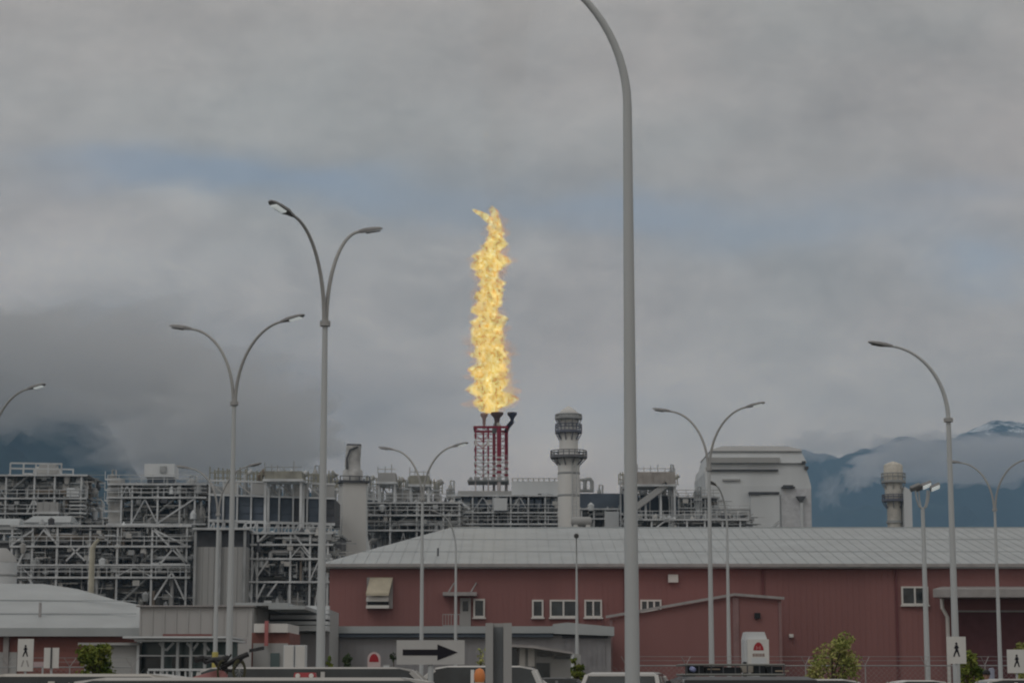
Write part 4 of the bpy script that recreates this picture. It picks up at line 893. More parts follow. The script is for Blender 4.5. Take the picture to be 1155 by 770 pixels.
module('process_structure', 'distant process tower behind the pipe racks', 'process structure', 330, 10, 96, 135, [583, 596], [98, 116, 133], 95, 'process structures of the gas plant', fill=1.5)
# ---------------------------------------------------------------- street lamps
HZ = 12.2
def lamp(label, px, toppy, arms, Y=None, pole_r=.105, lit=(), h=HZ, rise=2.4, collar=True, yellow=False, reach=1.85, topr=.062, extra=None):
    e = azel(px, toppy)[1]
    if Y is None: Y = (h - EYE) / e
    zf = h - rise
    r_ = thing('street_lamp', label, 'street lamp', (X(px, Y, 560), Y, 0), group='tall curved street lamps')
    b = MB(); b.tube([(0, 0, .05), (0, 0, 3), (0, 0, zf)], [pole_r, pole_r * .9, topr], 16); pole = b.build('pole', POLE, r_, True)
    b = MB(); b.box(-.22, .22, -.22, .22, 0, .05); b.build('base_plate', GSTEEL, r_)
    b = MB(); b.box(-.05, .05, -pole_r - .02, -pole_r + .02, .5, .8); b.build('hand_hole', GSTEEL, pole)
    if collar:
        b = MB(); b.lathe([(topr, zf - .1), (topr * 2.0, zf - .09), (topr * 2.0, zf + .03), (topr, zf + .04)], n=12); b.build('collar', ARMM, r_)
    if yellow:
        b = MB(); b.lathe([(pole_r + .01, .05), (pole_r + .03, .06), (pole_r + .03, 2.9), (pole_r + .01, 2.92)], n=14); b.build('yellow_guard', YEL, r_)
    for i, (ang, rc) in enumerate(arms):
        d = Vector((math.cos(R(ang)), math.sin(R(ang)), 0)); pts = []; rr = []
        s0 = .035 if len(arms) > 1 else 0
        for q in range(19):
            th = R(84) * q / 18; l = s0 + reach * rc * (1 - math.cos(th)); z = zf + rise * .985 * math.sin(th)
            pts.append(d * l + Vector((0, 0, z))); rr.append(topr * .85 + (.034 - topr * .85) * q / 18 if len(arms) > 1 else topr + (.036 - topr) * q / 18)
        b = MB(); b.tube(pts, rr, 10); am = b.build('arm', ARMM if len(arms) > 1 else POLE, r_, True)
        t = (pts[-1] - pts[-2]).normalized(); c = pts[-1]; side = t.cross(Vector((0, 0, 1))).normalized(); up = side.cross(t)
        b = MB(); rs = []
        for u, w, hh in ((-.02, .045, .045), (.12, .075, .06), (.2, .13, .07), (.45, .155, .065), (.68, .13, .045), (.78, .07, .02)):
            o = c + t * u; rs.append([o - side * w - up * hh * .6, o + side * w - up * hh * .6, o + side * w * .9 + up * hh * .3, o + side * w * .4 + up * hh, o - side * w * .4 + up * hh, o - side * w * .9 + up * hh * .3])
        b.rings(rs); hd = b.build('lamp_head', HEADM, r_)
        b = MB(); rs = []
        for u, w in ((.3, .09), (.66, .10)):
            o = c + t * u - up * .044; rs.append([o - side * w, o + side * w, o + side * w * .7 - up * .03, o - side * w * .7 - up * .03])
        b.rings(rs); b.build('lens', LENSM if i in lit else HEADM, hd)
    return r_, Y
lamp('nearest single arm lamp, its pole the full height of photo', 711.5, 0, [(180, 1.0)], Y=30.5, pole_r=.112, h=12.35, topr=.066, reach=2.25, collar=False)
lamp('double arm lamp with highest arms, left of the flame', 364, 250, [(232, .66), (52, .68)], pole_r=.11, lit=(0,))
lamp('double arm lamp second from left in front of cloud', 262, 365, [(180 + 155, .95), (155, .95)], lit=(0,))
lamp('lamp mostly outside left edge, only one lit arm showing', -14, 440, [(-25, .98), (155, .98)], lit=(0,))
lamp('small double arm lamp before the grey long building', 476.5, 504, [(-25, .92), (155, .92)], lit=(0,), pole_r=.105)
lamp('double arm lamp before the pale boiler house', 800, 460, [(-25, .94), (155, .94)], lit=(0,), pole_r=.115)
lamp('single arm lamp on the right reaching left', 1072.5, 389, [(182, 1.0)], pole_r=.125, topr=.075, reach=1.95)
lamp('double arm lamp near right edge before the mountain', 1121.5, 519, [(-28, .94), (152, .94)], pole_r=.115)
lamp('double arm lamp with yellow foot guard, left', 246.5, 526, [(-20, .94), (165, .94)], pole_r=.125, yellow=True)
lamp('small single arm lamp beside the upper door', 514.5, 579, [(222, .9)], pole_r=.125, collar=False)
lamp('small single arm lamp just right of boiler house lamp', 819.5, 548, [(238, .8)], pole_r=.13, collar=False)
lamp('short far lamp seen end on between window pairs', 650, 612, [(268, .6)], Y=134, h=10.3, pole_r=.13, collar=False)
# cream pole in front of left rack
Yq = 118; t = thing('street_lamp', 'short cream lamp pole in front of left pipe rack', 'street lamp', (X(103.5, Yq, 640), Yq + 28, 0)); Yq += 28
t.location.x = X(103.5, Yq, 640)
b = MB(); b.tube([(0, 0, 0), (0, 0, Z(618, Yq)), (.25, -.2, Z(612, Yq)), (.55, -.4, Z(608, Yq))], [.22, .19, .13, .1], 10); b.build('pole', mat('cream_pole', (.46, .44, .36), .6), t, True)
b = MB(); b.box(.45, .95, -.6, -.3, Z(607.5, Yq), Z(604.5, Yq)); b.build('lamp_head', HEADM, t)
# floodlight mast
Yq = 110.0; k = Yq / F; t = thing('floodlight_mast', 'floodlight mast with cluster of four heads near right stack', 'floodlight', (X(1041.5, Yq, 600), Yq, 0)); zq = lambda py: Z(py, Yq)
b = MB(); b.tube([(0, 0, 0), (0, 0, zq(572))], [.16, .10], 12); b.build('pole', POLE, t, True)
b = MB()
for (x1, y1) in ((-9, -6), (-3, 5), (5, -5), (9, 4)): b.tube([(0, 0, zq(574)), (x1 * .5 * k, y1 * .5 * k, zq(571)), (x1 * k * .8, y1 * k * .8, zq(564)), (x1 * k, y1 * k, zq(553))], .045, 6)
b.build('bracket', POLE, t)
for i, (x1, y1, py, lit) in enumerate(((-9, -6, 550, 0), (-1, 5, 549, 0), (4, -5, 547.5, 1), (14, -3, 549.5, 1))):
    c = Vector((x1 * k, y1 * k, zq(py))); b = MB(); b.box(-.27, .27, -.16, .16, -.06, .09); o = b.build('flood_head', HEADM, t, loc=c); o.rotation_euler = (R(-38), R(-22), R(8))
    b = MB(); b.box(-.23, .23, -.13, .13, -.09, -.063); b.build('lens', LENSM if lit else HEADM, o)

# ---------------------------------------------------------------- fence
def fence(label, Y, pxa, pxb, top, step=3.0):
    xa, xb = X(pxa, Y), X(pxb, Y); c = (xa + xb) / 2
    t = thing('chain_link_fence', label, 'fence', (c, Y, 0)); x = xa
    while x <= xb:
        b = MB(); b.tube([(x - c, 0, 0), (x - c, 0, top)], .032, 6); b.tube([(x - c, 0, top - .02), (x - c - .25, -.25, top + .4)], .018, 5); b.tube([(x - c, 0, top - .02), (x - c + .25, .25, top + .4)], .018, 5); b.build('post', TRIM, t); x += step
    b = MB(); b.tube([(xa - c, 0, top - .05), (xb - c, 0, top - .05)], .03, 5); b.tube([(xa - c, 0, top * .48), (xb - c, 0, top * .48)], .022, 5); b.build('rail', GSTEEL, t)
    b = MB()
    for s in (-1, 1):
        for q in (.5, 1.0): b.tube([(xa - c, s * .25 * q, top + .4 * q), (xb - c, s * .25 * q, top + .4 * q)], .010, 3)
    b.build('barbed_wire', GSTEEL, t)
    b = MB(); h = top - .1; x = xa - h
    while x < xb:
        for s in (1, -1):
            x0, x1 = (x, x + h) if s == 1 else (x + h, x); b.bar((x0 - c, 0, .05), (x1 - c, 0, h), .007)
        x += .26
    b.build('mesh', GSTEEL, t)
fence('barbed chain link fence before red building wall', 108, 706, 1200, 2.3)
fence('chain link fence before left red building', 104, -60, 150, 2.2)

# ---------------------------------------------------------------- vegetation
def leafmat(name, c1, c2):
    m = bpy.data.materials.new(name); m.use_nodes = True; t = m.node_tree; b = t.nodes['Principled BSDF']; b.inputs['Roughness'].default_value = .7; b.inputs['Specular IOR Level'].default_value = .2
    g = t.nodes.new('ShaderNodeTexCoord'); n = t.nodes.new('ShaderNodeTexNoise'); n.inputs['Scale'].default_value = 2.2; n.inputs['Detail'].default_value = 4; t.links.new(g.outputs['Object'], n.inputs['Vector'])
    r = t.nodes.new('ShaderNodeValToRGB'); r.color_ramp.elements[0].position = .38; r.color_ramp.elements[1].position = .62; r.color_ramp.elements[0].color = (*c1, 1); r.color_ramp.elements[1].color = (*c2, 1)
    t.links.new(n.outputs[0], r.inputs[0]); t.links.new(r.outputs[0], b.inputs['Base Color']); return m
G1 = leafmat('bright_green_leaves', (.08, .13, .02), (.26, .29, .06)); G2 = leafmat('olive_leaves', (.22, .28, .07), (.46, .45, .16)); G3 = leafmat('dark_needles', (.03, .055, .03), (.08, .11, .05))
def plant(name, label, cat, px, Y, ytop, wpx, m, seed, shape='round', zbot=.5, n=1500, leaf=.10, group=None, off=0):
    rnd = random.Random(seed); k = Y / F; H = Z(ytop, Y); W = wpx * k / 2; t = thing(name, label, cat, (X(px, Y), Y, 0), group=group)
    b = MB(); b.tube([(0, 0, 0), (.03, .02, H * .45), (-.02, 0, H * .8)], [.07 + H * .012, .04 + H * .008, .02], 8)
    cl = []
    nb = 15 if shape != 'cone' else 16
    for i in range(nb):
        a = rnd.uniform(0, 6.28); f_ = rnd.uniform(.15, 1); z = zbot + (H - zbot) * f_
        if shape == 'cone': w = W * (1.08 - f_) 
        else: w = W * math.sqrt(max(.12, 1 - ((f_ - .62) / .5) ** 2)) 
        e = Vector((math.cos(a) * w * rnd.uniform(.45, .85), math.sin(a) * w * .7, z)); cl.append((e, W * rnd.uniform(.28, .48) if shape != 'cone' else max(.15, w * .5)))
        b.tube([(0, 0, max(.2, z * .55)), (e.x * .5, e.y * .5, z * .8), e], [.035, .02, .01], 5)
    b.build('trunk', LOGF, t)
    if shape == 'round': cl += [(Vector((W * u_, 0, zbot + (H - zbot) * v_)), W * r_) for u_, v_, r_ in ((0, .72, .55), (.5, .62, .48), (-.5, .6, .48), (0, .4, .6), (.25, .8, .4))]
    b = MB()
    for i in range(n):
        c, r = rnd.choice(cl); d = Vector((rnd.gauss(0, 1), rnd.gauss(0, 1), rnd.gauss(0, 1))).normalized() * r * rnd.random() ** .45
        p = c + Vector((d.x, d.y, d.z * 1.0))
        if p.z < .15 or p.z > H + .1: continue
        u = Vector((rnd.gauss(0, 1), rnd.gauss(0, 1), rnd.gauss(0, 1))).normalized(); w = u.cross(Vector((rnd.gauss(0, 1), rnd.gauss(0, 1), rnd.gauss(0, 1)))).normalized(); s = leaf * rnd.uniform(.6, 1.3)
        b.add([p + u * s, p + w * s * .5, p - u * s, p - w * s * .5], [(0, 1, 2, 3)])
    b.build('foliage', m, t); return t
plant('bush', 'round bright green bush beside left entrance canopy', 'bush', 111, 72, 730, 50, G1, 3, n=3200, leaf=.09, zbot=.2)
plant('young_tree', 'olive yellow young tree before red wall', 'tree', 938, 75, 711, 58, G2, 4, leaf=.065, n=3600, zbot=.3)
plant('bush', 'dark green bush below right pedestrian sign', 'bush', 1093, 70, 737, 34, G1, 5, n=1800, leaf=.085, zbot=.2)
plant('bush', 'green bush at foot of far end-on lamp', 'bush', 651, 78, 741, 17, G1, 6, n=900, leaf=.08, zbot=.2)
plant('shrub', 'small conifer shrub before grey shed wall', 'shrub', 392, 80, 733, 17, G3, 7, 'cone', n=900, leaf=.08, zbot=.3)
plant('shrub', 'low green shrub just right of the highest double lamp pole', 'shrub', 372, 80, 740, 13, G1, 8, n=500, leaf=.08, zbot=.2)
plant('shrub', 'pointed dark shrub left of arrow sign', 'shrub', 445, 76, 736, 17, G3, 9, 'cone', n=900, leaf=.08, zbot=.3)
plant('young_tree', 'olive tree behind the sign at right edge', 'tree', 1158, 78, 722, 30, G2, 10, n=1300, leaf=.085, zbot=.3)
plant('shrub', 'thin brownish shrub above orange beacon', 'shrub', 542, 60, 735, 12, G2, 12, 'cone', n=260, leaf=.05, zbot=.3)

# ---------------------------------------------------------------- signs
def person_sym(b, w, h, y, flip=1):        # walking pedestrian pictogram, local centre
    f = flip
    b.lathe([(.001, -.01), (.07 * h, -.005), (.07 * h, .005), (.001, .01)], n=12) if False else None
    cx, cz = 0.0, .36 * h; n = 14
    b.add([(cx + .075 * h * math.cos(i * 6.2832 / n), y, cz + .075 * h * math.sin(i * 6.2832 / n)) for i in range(n)], [tuple(range(n))])
    def limb(p, q, a, c):
        p = Vector((p[0] * f * h, 0, p[1] * h)); q = Vector((q[0] * f * h, 0, q[1] * h)); t = (q - p).normalized(); s = Vector((-t.z, 0, t.x))
        a *= 1.35; c *= 1.35; v = [p + s * a * h, p - s * a * h, q - s * c * h, q + s * c * h]; b.add([(u.x, y - b.dy, u.z) for u in v], [(0, 1, 2, 3)]); b.dy += .0006
    b.dy = .0006
    limb((.0, .27), (.01, .0), .07, .06); limb((.02, .03), (-.10, -.22), .05, .035); limb((-.10, -.2), (-.17, -.42), .035, .03); limb((.02, .02), (.10, -.2), .05, .035); limb((.10, -.2), (.16, -.42), .035, .03)
    limb((.02, .25), (-.13, .08), .035, .025); limb((.0, .25), (.13, .10), .035, .025)
def sign(label, x0, x1, y0, y1, Y, kind, post=True, pr=.03):
    a = P(x0, y0, Y); c = P(x1, y1, Y); w, h = c.x - a.x, a.z - c.z; mx_, mz = (a.x + c.x) / 2, (a.z + c.z) / 2
    t = thing('sign', label, 'sign', (mx_, Y, 0))
    b = MB(); b.box(-w / 2, w / 2, -.012, .012, mz - h / 2, mz + h / 2); bd = b.build('board', SIGNW if kind != 'arrow' else mat('greyer_sign_white', (.52, .53, .53), .55, 0, .06, 3), t)  # arrow board in a greyer white than the other signs
    b = MB()
    if kind == 'ped':
        person_sym(b, w, h * .62 if h < w * 1.6 else h * .42, -.016, 1); b.build('pedestrian_symbol', SIGNB, bd, loc=(0, 0, mz + (h * .02 if h < w * 1.6 else h * .13)))
        if h > w * 1.6:
            b = MB(); 
            for q in (-1, 1): b.bar((q * w * .1, -.016, mz - h * .16), (q * w * .22, -.016, mz - h * .36), .03, .002)
            b.build('faded_marking', TRIM, bd)
    elif kind == 'arrow':
        b.add([(-w * .41, -.016, -h * .12), (w * .10, -.016, -h * .12), (w * .10, -.016, h * .12), (-w * .41, -.016, h * .12), (w * .10, -.016, -h * .33), (w * .40, -.016, 0), (w * .10, -.016, h * .33)], [(0, 1, 2, 3), (4, 5, 6)]); b.build('arrow_symbol', SIGNB, bd, loc=(0, 0, mz))
    elif kind == 'back':
        b.box(-.018, .018, -.035, -.013, mz - h / 2, mz + h / 2); b.build('mount_rail', DSTEEL, bd)
    elif kind == 'dome':
        n = 14; b.add([(w * .30 * math.cos(math.pi * i / n), -.016, h * .02 + h * .30 * math.sin(math.pi * i / n)) for i in range(n + 1)], [tuple(range(n + 1))]); b.build('red_emblem', SIGNR, bd, loc=(0, 0, mz))
        b = MB(); b.box(-w * .3, w * .3, -.018, -.013, mz - h * .16, mz - h * .08); b.build('lettering', mat('brown_letter', (.28, .2, .18), .6), bd)
    if post:
        b = MB(); b.tube([(0, .04, 0), (0, .04, mz + h * .4)], pr, 8); b.build('post', POLE, t)
    return t, w, h, mz
sign('white arrow sign with black arrow pointing right', 447.5, 524, 721.5, 749, 27, 'arrow', pr=.035)
sign('tall white pedestrian sign at far left before red wall', 20.5, 37, 720, 756.5, 52, 'ped')
sign('blank white sign seen from behind, left of green bush', 50, 66, 730, 753, 52, 'back')
sign('white pedestrian sign on the right lamp pole', 1067.5, 1090, 717.5, 748, 55, 'ped')
sign('white pedestrian sign at the right edge of photo', 1135.5, 1158, 732, 758.5, 55, 'ped')
# small pinkish placard
a = P(48, 748, 60); b = MB(); t = thing('placard', 'low pinkish placard behind the blank sign', 'sign', (P(48, 748, 60).x, 60, 0)); b.box(-.25, .25, -.01, .01, Z(751.5, 60), Z(746, 60)); b.build('board', mat('pink_board', (.5, .4, .42), .6), t); b = MB(); b.tube([(0, .03, 0), (0, .03, Z(747, 60))], .025, 6); b.build('post', POLE, t)
# big white cabinet sign with red emblem
Yq = 95.0; k = Yq / F; t = thing('sign', 'large white cabinet sign with red dome emblem before red annex', 'sign', (X(855, Yq), Yq, 0)); xq = lambda px: X(px, Yq) - t.location.x; zq = lambda py: Z(py, Yq)
b = MB(); b.prism([(xq(840), 0), (xq(866), 0), (xq(866), zq(721)), (xq(863), zq(712)), (xq(842), zq(712)), (xq(840), zq(721))], .2, 1.5); b.build('housing', CLAD, t)
b = MB(); b.box(xq(843), xq(867), -.05, .19, zq(749), zq(720.5)); bd = b.build('board', SIGNW, t)
b = MB(); n = 14; cx = xq(855.2); b.add([(cx + 5.9 * k * math.cos(math.pi * i / n), -.056, zq(733) + 9 * k * math.sin(math.pi * i / n) ** 1.2) for i in range(n + 1)], [tuple(range(n + 1))]); b.build('red_emblem', SIGNR, bd)
b = MB(); b.box(xq(852.5), xq(853.6), -.06, -.057, zq(732), zq(728)); b.box(xq(856.4), xq(857.5), -.06, -.057, zq(732), zq(728)); b.box(xq(853.6), xq(856.4), -.06, -.057, zq(730.6), zq(729.6)); b.build('emblem_mark', mat('pale_red', (.5, .2, .2), .5), bd)
b = MB(); x = 848.5
for w_ in (1.5, 1.2, 1.8, 1.2, 1.6, 1.3, 1.7): b.box(xq(x), xq(x + w_), -.056, -.051, zq(740), zq(736.5)); x += w_ + .5
b.build('lettering', mat('brown_letter', (.28, .2, .18), .6), bd)
b = MB(); b.box(xq(847), xq(864), -.056, -.051, zq(748), zq(741.5)); b.build('lower_panel', CLAD, bd)
b = MB(); b.box(xq(838.5), xq(841.5), -.1, .5, 0, zq(746)); b.build('dark_opening', BLACK, t)
# second one (smaller, rounded) behind car
Yq = 70.0; k = Yq / F; t2 = thing('sign', 'small arched red and white sign standing behind parked car', 'sign', (X(422, Yq), Yq, 0)); xq = lambda px: X(px, Yq) - t2.location.x; zq = lambda py: Z(py, Yq)
b = MB(); n = 10; pl = [(xq(415), .3), (xq(429.5), .3)] + [((xq(422.2) + 7.2 * k * math.cos(math.pi * i / n)), zq(742) + 7 * k * math.sin(math.pi * i / n)) for i in range(n + 1)]; b.prism(pl, -.06, .06); bd = b.build('board', mat('pinkish_white', (.6, .5, .5), .5), t2)
b = MB(); b.add([(xq(422.2) + 5.4 * k * math.cos(math.pi * i / n), -.066, zq(746) + 9 * k * math.sin(math.pi * i / n)) for i in range(n + 1)], [tuple(range(n + 1))]); b.build('red_emblem', SIGNR, bd)
b = MB(); b.box(xq(416.8), xq(427.6), -.066, -.061, zq(756.5), zq(753)); b.build('lettering', mat('brown_letter', (.28, .2, .18), .6), bd)
b = MB(); b.box(xq(418), xq(426), -.05, .05, 0, .3); b.build('foot', DSTEEL, t2)

# H-section steel post close to camera
Yq = 17.0; t = thing('steel_post', 'stout square steel post with recessed face near camera', 'post', (X(562.5, Yq), Yq, 0)); k = Yq / F; zt_ = Z(702.5, Yq)
b = MB(); w = 14.6 * k; b.box(-w, -w * .42, -w, w, 0, zt_); b.box(w * .36, w, -w, w, 0, zt_); b.box(-w * .42, w * .36, -w * .15, w * .15, 0, zt_); b.build('section', CLAD2, t)
b = MB(); b.box(-w * .42 + .003, w * .36 - .003, -w * .3, -w * .15 - .003, .1, zt_ - .03); b.build('web_shade', mat('web_shade_grey', (.19, .21, .225), .6), t); b = MB(); b.box(-w * 1.6, w * 1.6, -w * 1.6, w * 1.6, 0, .02); b.build('base_plate', GSTEEL, t)  # web face coloured darker to stand for shade in the recess
# orange beacon
Yq = 42; k = Yq / F; t = thing('warning_beacon', 'orange warning beacon on short post left of steel post', 'beacon', (X(541, Yq), Yq, 0)); zq = lambda py: Z(py, Yq)
b = MB(); b.lathe([(5 * k, zq(769)), (6.2 * k, zq(765)), (6.2 * k, zq(760)), (4.5 * k, zq(755)), (1 * k, zq(753))], n=14); b.build('lens', ORANGE, t, True)
b = MB(); b.lathe([(2 * k, 0), (2 * k, zq(771)), (5.5 * k, zq(770.5)), (5.5 * k, zq(769))], n=12); b.build('post', POLE, t)
# small kiosk by sign
Yq = 66; t = thing('utility_box', 'pale utility box between arched sign and dark shrub', 'utility box', (X(436, Yq), Yq, 0)); k = Yq / F
b = MB(); b.box(-3.6 * k, 3.6 * k, 0, .3, 0.1, Z(749, Yq)); b.build('body', CLAD2, t); b = MB(); b.box(-3 * k, 3 * k, .03, .27, 0, .098); b.build('plinth', DSTEEL, t)
b = MB(); b.box(-3.2 * k, 3.2 * k, -.02, -.003, .3, Z(750.5, Yq)); b.build('door', CLAD, t)

# ---------------------------------------------------------------- vehicles
def paint(name, c, r=.35): return mat(name, c, r, 0, .03, 1, spec=.5)
def car(label, x, y, rz, m, L_=4.7, Wd=1.85, H=1.7, kind='suv', rack=False, group='parked cars'):
    t = thing('parked_car', label, 'car', (x, y, 0), rz, group)
    w = Wd / 2; belt = H * .60; hl = L_ / 2
    if kind == 'suv': body = [(-hl, .35), (-hl, belt - .1), (-hl + .1, belt), (hl * .42, belt), (hl * .85, belt - .18), (hl, belt - .35), (hl, .35)]; gh = [(-hl + .12, belt), (-hl + .42, H - .06), (-hl + .7, H), (hl * .0, H), (hl * .12, H - .05), (hl * .47, belt)]
    elif kind == 'van': body = [(-hl, .35), (-hl, belt - .1), (-hl + .03, belt), (hl * .7, belt), (hl * .97, belt - .2), (hl, belt - .4), (hl, .35)]; gh = [(-hl + .05, belt), (-hl + .15, H - .08), (-hl + .35, H), (hl * .42, H), (hl * .5, H - .05), (hl * .78, belt)]
    else: body = [(-hl, .4), (-hl, belt - .2), (-hl + .1, belt - .08), (-hl * .62, belt), (hl * .35, belt), (hl * .9, belt - .18), (hl, belt - .35), (hl, .35)]; gh = [(-hl * .68, belt), (-hl * .38, H - .05), (-hl * .25, H), (hl * .02, H), (hl * .1, H - .04), (hl * .42, belt)]
    def loft(prof, y0, y1, rnd_=.07):
        secs = []
        cxp = sum(p[0] for p in prof) / len(prof); czp = sum(p[1] for p in prof) / len(prof)
        for yy_, s in ((-y1, .94), (-y0, 1.0), (y0, 1.0), (y1, .94)):
            secs.append([(cxp + (px - cxp) * s, yy_, czp + (pz - czp) * s) for px, pz in prof])
        b = MB(); b.rings(secs); return b
    loft(body, w - .08, w).build('body', m, t)
    # greenhouse with tumblehome
    b = MB(); gi = .16
    top = H; vs = []
    for sgn in (-1, 1):
        for px, pz in gh:
            f_ = (pz - belt) / (H - belt); vs.append((px, sgn * (w - .06 - gi * f_), pz))
    n = len(gh); b.add(vs, [tuple(range(n - 1, -1, -1)), tuple(range(n, 2 * n))] + [(i, i + 1, n + i + 1, n + i) for i in range(n - 1)]); b.build('glasshouse', GLASS, t)
    # roof panel and pillars
    b = MB(); r0 = [p for p in gh if p[1] >= H - .09]; x0, x1 = r0[0][0], r0[-1][0]; wr = w - .06 - gi
    b.rings([[(x0 - .02, -wr - .01, H - .13), (x0 - .02, wr + .01, H - .13), (x0 + .02, wr, H - .01), (x0 + .02, -wr, H - .01)], [(x0 + .3, -wr - .01, H - .13), (x0 + .3, wr + .01, H - .13), (x0 + .3, wr - .08, H + .03), (x0 + .3, -wr + .08, H + .03)],
             [(x1 - .3, -wr - .01, H - .13), (x1 - .3, wr + .01, H - .13), (x1 - .3, wr - .08, H + .03), (x1 - .3, -wr + .08, H + .03)], [(x1 + .02, -wr - .01, H - .13), (x1 + .02, wr + .01, H - .13), (x1 - .02, wr, H - .01), (x1 - .02, -wr, H - .01)]]); b.build('roof', m, t)
    b = MB()
    for sgn in (-1, 1):
        for (pa, pb_) in ((gh[0], gh[1]), (gh[-1], gh[-2])): b = MB(); b.bar((pa[0], sgn * (w - .06), pa[1]), (pb_[0], sgn * (w - .06 - gi), pb_[1]), .08); b.build('pillar', m, t)
        mxm = (gh[0][0] + gh[-1][0]) / 2; b = MB(); b.bar((mxm, sgn * (w - .055), belt), (mxm, sgn * (w - .055 - gi), H - .06), .07); b.build('pillar', m, t)
    for sx_ in (-hl * .62, hl * .62):
        for sgn in (-1, 1):
            b = MB(); b.tube([(sx_, sgn * (w - .22), .34), (sx_, sgn * (w + .01), .34)], .34, 20); wh = b.build('wheel', RUBBER, t); b = MB(); b.tube([(sx_, sgn * (w + .005), .34), (sx_, sgn * (w + .025), .34)], .2, 14); b.build('rim', GSTEEL, wh)
    for sgn in (-1, 1):
        b = MB(); b.box(hl - .12, hl + .01, sgn * w * .72 - .18, sgn * w * .72 + .18, belt - .5, belt - .36); b.build('headlight', TRIMW, t)
        b = MB(); b.box(-hl - .01, -hl + .08, sgn * w * .8 - .12, sgn * w * .8 + .12, belt - .4, belt - .12); b.build('tail_light', SIGNR, t)
        b = MB(); b.box(hl * .38, hl * .38 + .18, sgn * (w + .02), sgn * (w + .2), belt + .02, belt + .17) if sgn > 0 else b.box(hl * .38, hl * .38 + .18, -w - .2, -w - .02, belt + .02, belt + .17); b.build('mirror', m, t)
    b = MB(); b.box(hl - .05, hl + .04, -w * .8, w * .8, .3, .5); b.box(-hl - .04, -hl + .05, -w * .8, w * .8, .3, .5); b.build('bumper', BLACK, t)
    b = MB()
    if rack:
        for sgn in (-1, 1): b = MB(); b.bar((x0 + .2, sgn * (wr - .05), H + .05), (x1 - .2, sgn * (wr - .05), H + .05), .035); b.build('roof_rail', DSTEEL, t)
    return t, H
SILV = paint('silver_paint', (.50, .50, .49)); WHT = paint('white_car_paint', (.66, .67, .66)); BLK = paint('black_car_paint', (.012, .013, .016)); GRY = paint('grey_car_paint', (.16, .17, .185)); BEI = paint('beige_car_paint', (.50, .49, .46))
def roofz(py, Y): return Z(py, Y)
def carat(label, pxc, Y, py, rz, m, **k): return car(label, X(pxc, Y), Y, R(rz), m, H=Z(py, Y) - .03, **k)
carat('beige hatchback seen side on at bottom left corner', 20, 24, 759.5, 180, BEI, kind='suv', L_=4.6)
B_, HB = carat('light grey wagon carrying a bicycle on its roof', 235, 21, 763.5, 180, SILV, kind='van', L_=4.7)
carat('dark grey minivan with pale roof behind lamp poles', 385, 38, 752, 0, SILV, kind='van', L_=5.1)
carat('white car with black window band behind arrow sign', 507, 45, 750.5, 178, WHT, kind='suv', L_=4.4)
carat('white sedan low behind grey steel post', 600, 50, 764.5, 0, WHT, kind='sedan', L_=4.5)
carat('dark grey sedan between post and silver suv', 640, 56, 763.5, 0, GRY, kind='sedan', L_=4.6)
carat('silver suv just left of nearest lamp pole', 702, 44, 757.5, 262, SILV, kind='suv', L_=4.7)
carat('white sedan right of nearest lamp pole', 738, 52, 762.5, 0, WHT, kind='sedan', L_=3.9)
K_, HK = carat('black suv with loaded roof basket', 826, 26.5, 762.5, 90, BLK, kind='suv', L_=4.8, Wd=1.95)
carat('white pickup low right of olive tree', 945, 46, 765.2, 0, WHT, kind='suv', L_=4.6)
carat('white car low left of floodlight mast', 1018, 50, 766.5, 180, WHT, kind='sedan', L_=4.5)
carat('grey car low at bottom right corner', 1150, 50, 765, 0, SILV, kind='sedan', L_=4.5)

# roof basket on the black SUV
Yq = 26.0; k = Yq / F; t = thing('roof_basket', 'black roof basket with dark cargo on black suv', 'roof rack', (X(824, Yq), Yq, HK)); xq = lambda px: X(px, Yq, 755) - t.location.x; zq = lambda py: Z(py, Yq) - HK
zl, zh = zq(760.5), zq(749.5)
for (z, r) in ((zl, .016), (zh, .014)):
    b = MB(); b.tube([(xq(770), -.5, z), (xq(878), -.5, z), (xq(880), -.4, z), (xq(880), .9, z), (xq(770), .9, z), (xq(769), -.4, z), (xq(770), -.5, z)], r, 6); b.build('rail', mat('worn_rack_steel', (.22, .23, .22), .5), t)
b = MB()
for i in range(9): px = 771 + i * 13.4; b.tube([(xq(px), -.5, zl), (xq(px), -.5, zh)], .009, 5)
for i in range(9): px = 771 + i * 13.4; b.tube([(xq(px), -.5, zl), (xq(px), .9, zl)], .009, 5)
b.build('bar', DSTEEL, t)
for px in (778, 868): b = MB(); b.box(xq(px) - .04, xq(px) + .04, -.3, .7, .03, zl); b.build('foot', BLACK, t)
for i, (a0, a1) in enumerate(((772, 790), (792, 811), (812, 831), (846, 858), (860, 877))):
    b = MB(); b.box(xq(a0), xq(a1), -.46, -.1, zq(759.8), zq(750.5 + (i % 3) * .8)); o = b.build('case', mat('dark_case', (.02, .028, .035), .45), t); tag(o, 'dark case', 'case') if False else None
for (a0, a1, py) in ((794, 809, 754), (869, 885, 756)):
    b = MB(); b.box(xq(a0), xq(a1 - 1), -.47 - .003, -.462, zq(py + 1), zq(py - .4)); b.build('pale_strap', TAN, t)
b = MB(); b.box(xq(833), xq(845), -.44, -.1, zq(758), zq(750.5)); b.build('tan_box', mat('tan_box', (.40, .38, .34), .6), t)
b = MB(); b.drum((xq(776), -.49, zq(757)), (xq(779), -.49, zq(752)), .04); b.build('lamp', mat('bluish_lamp', (.3, .35, .6), .3), t)
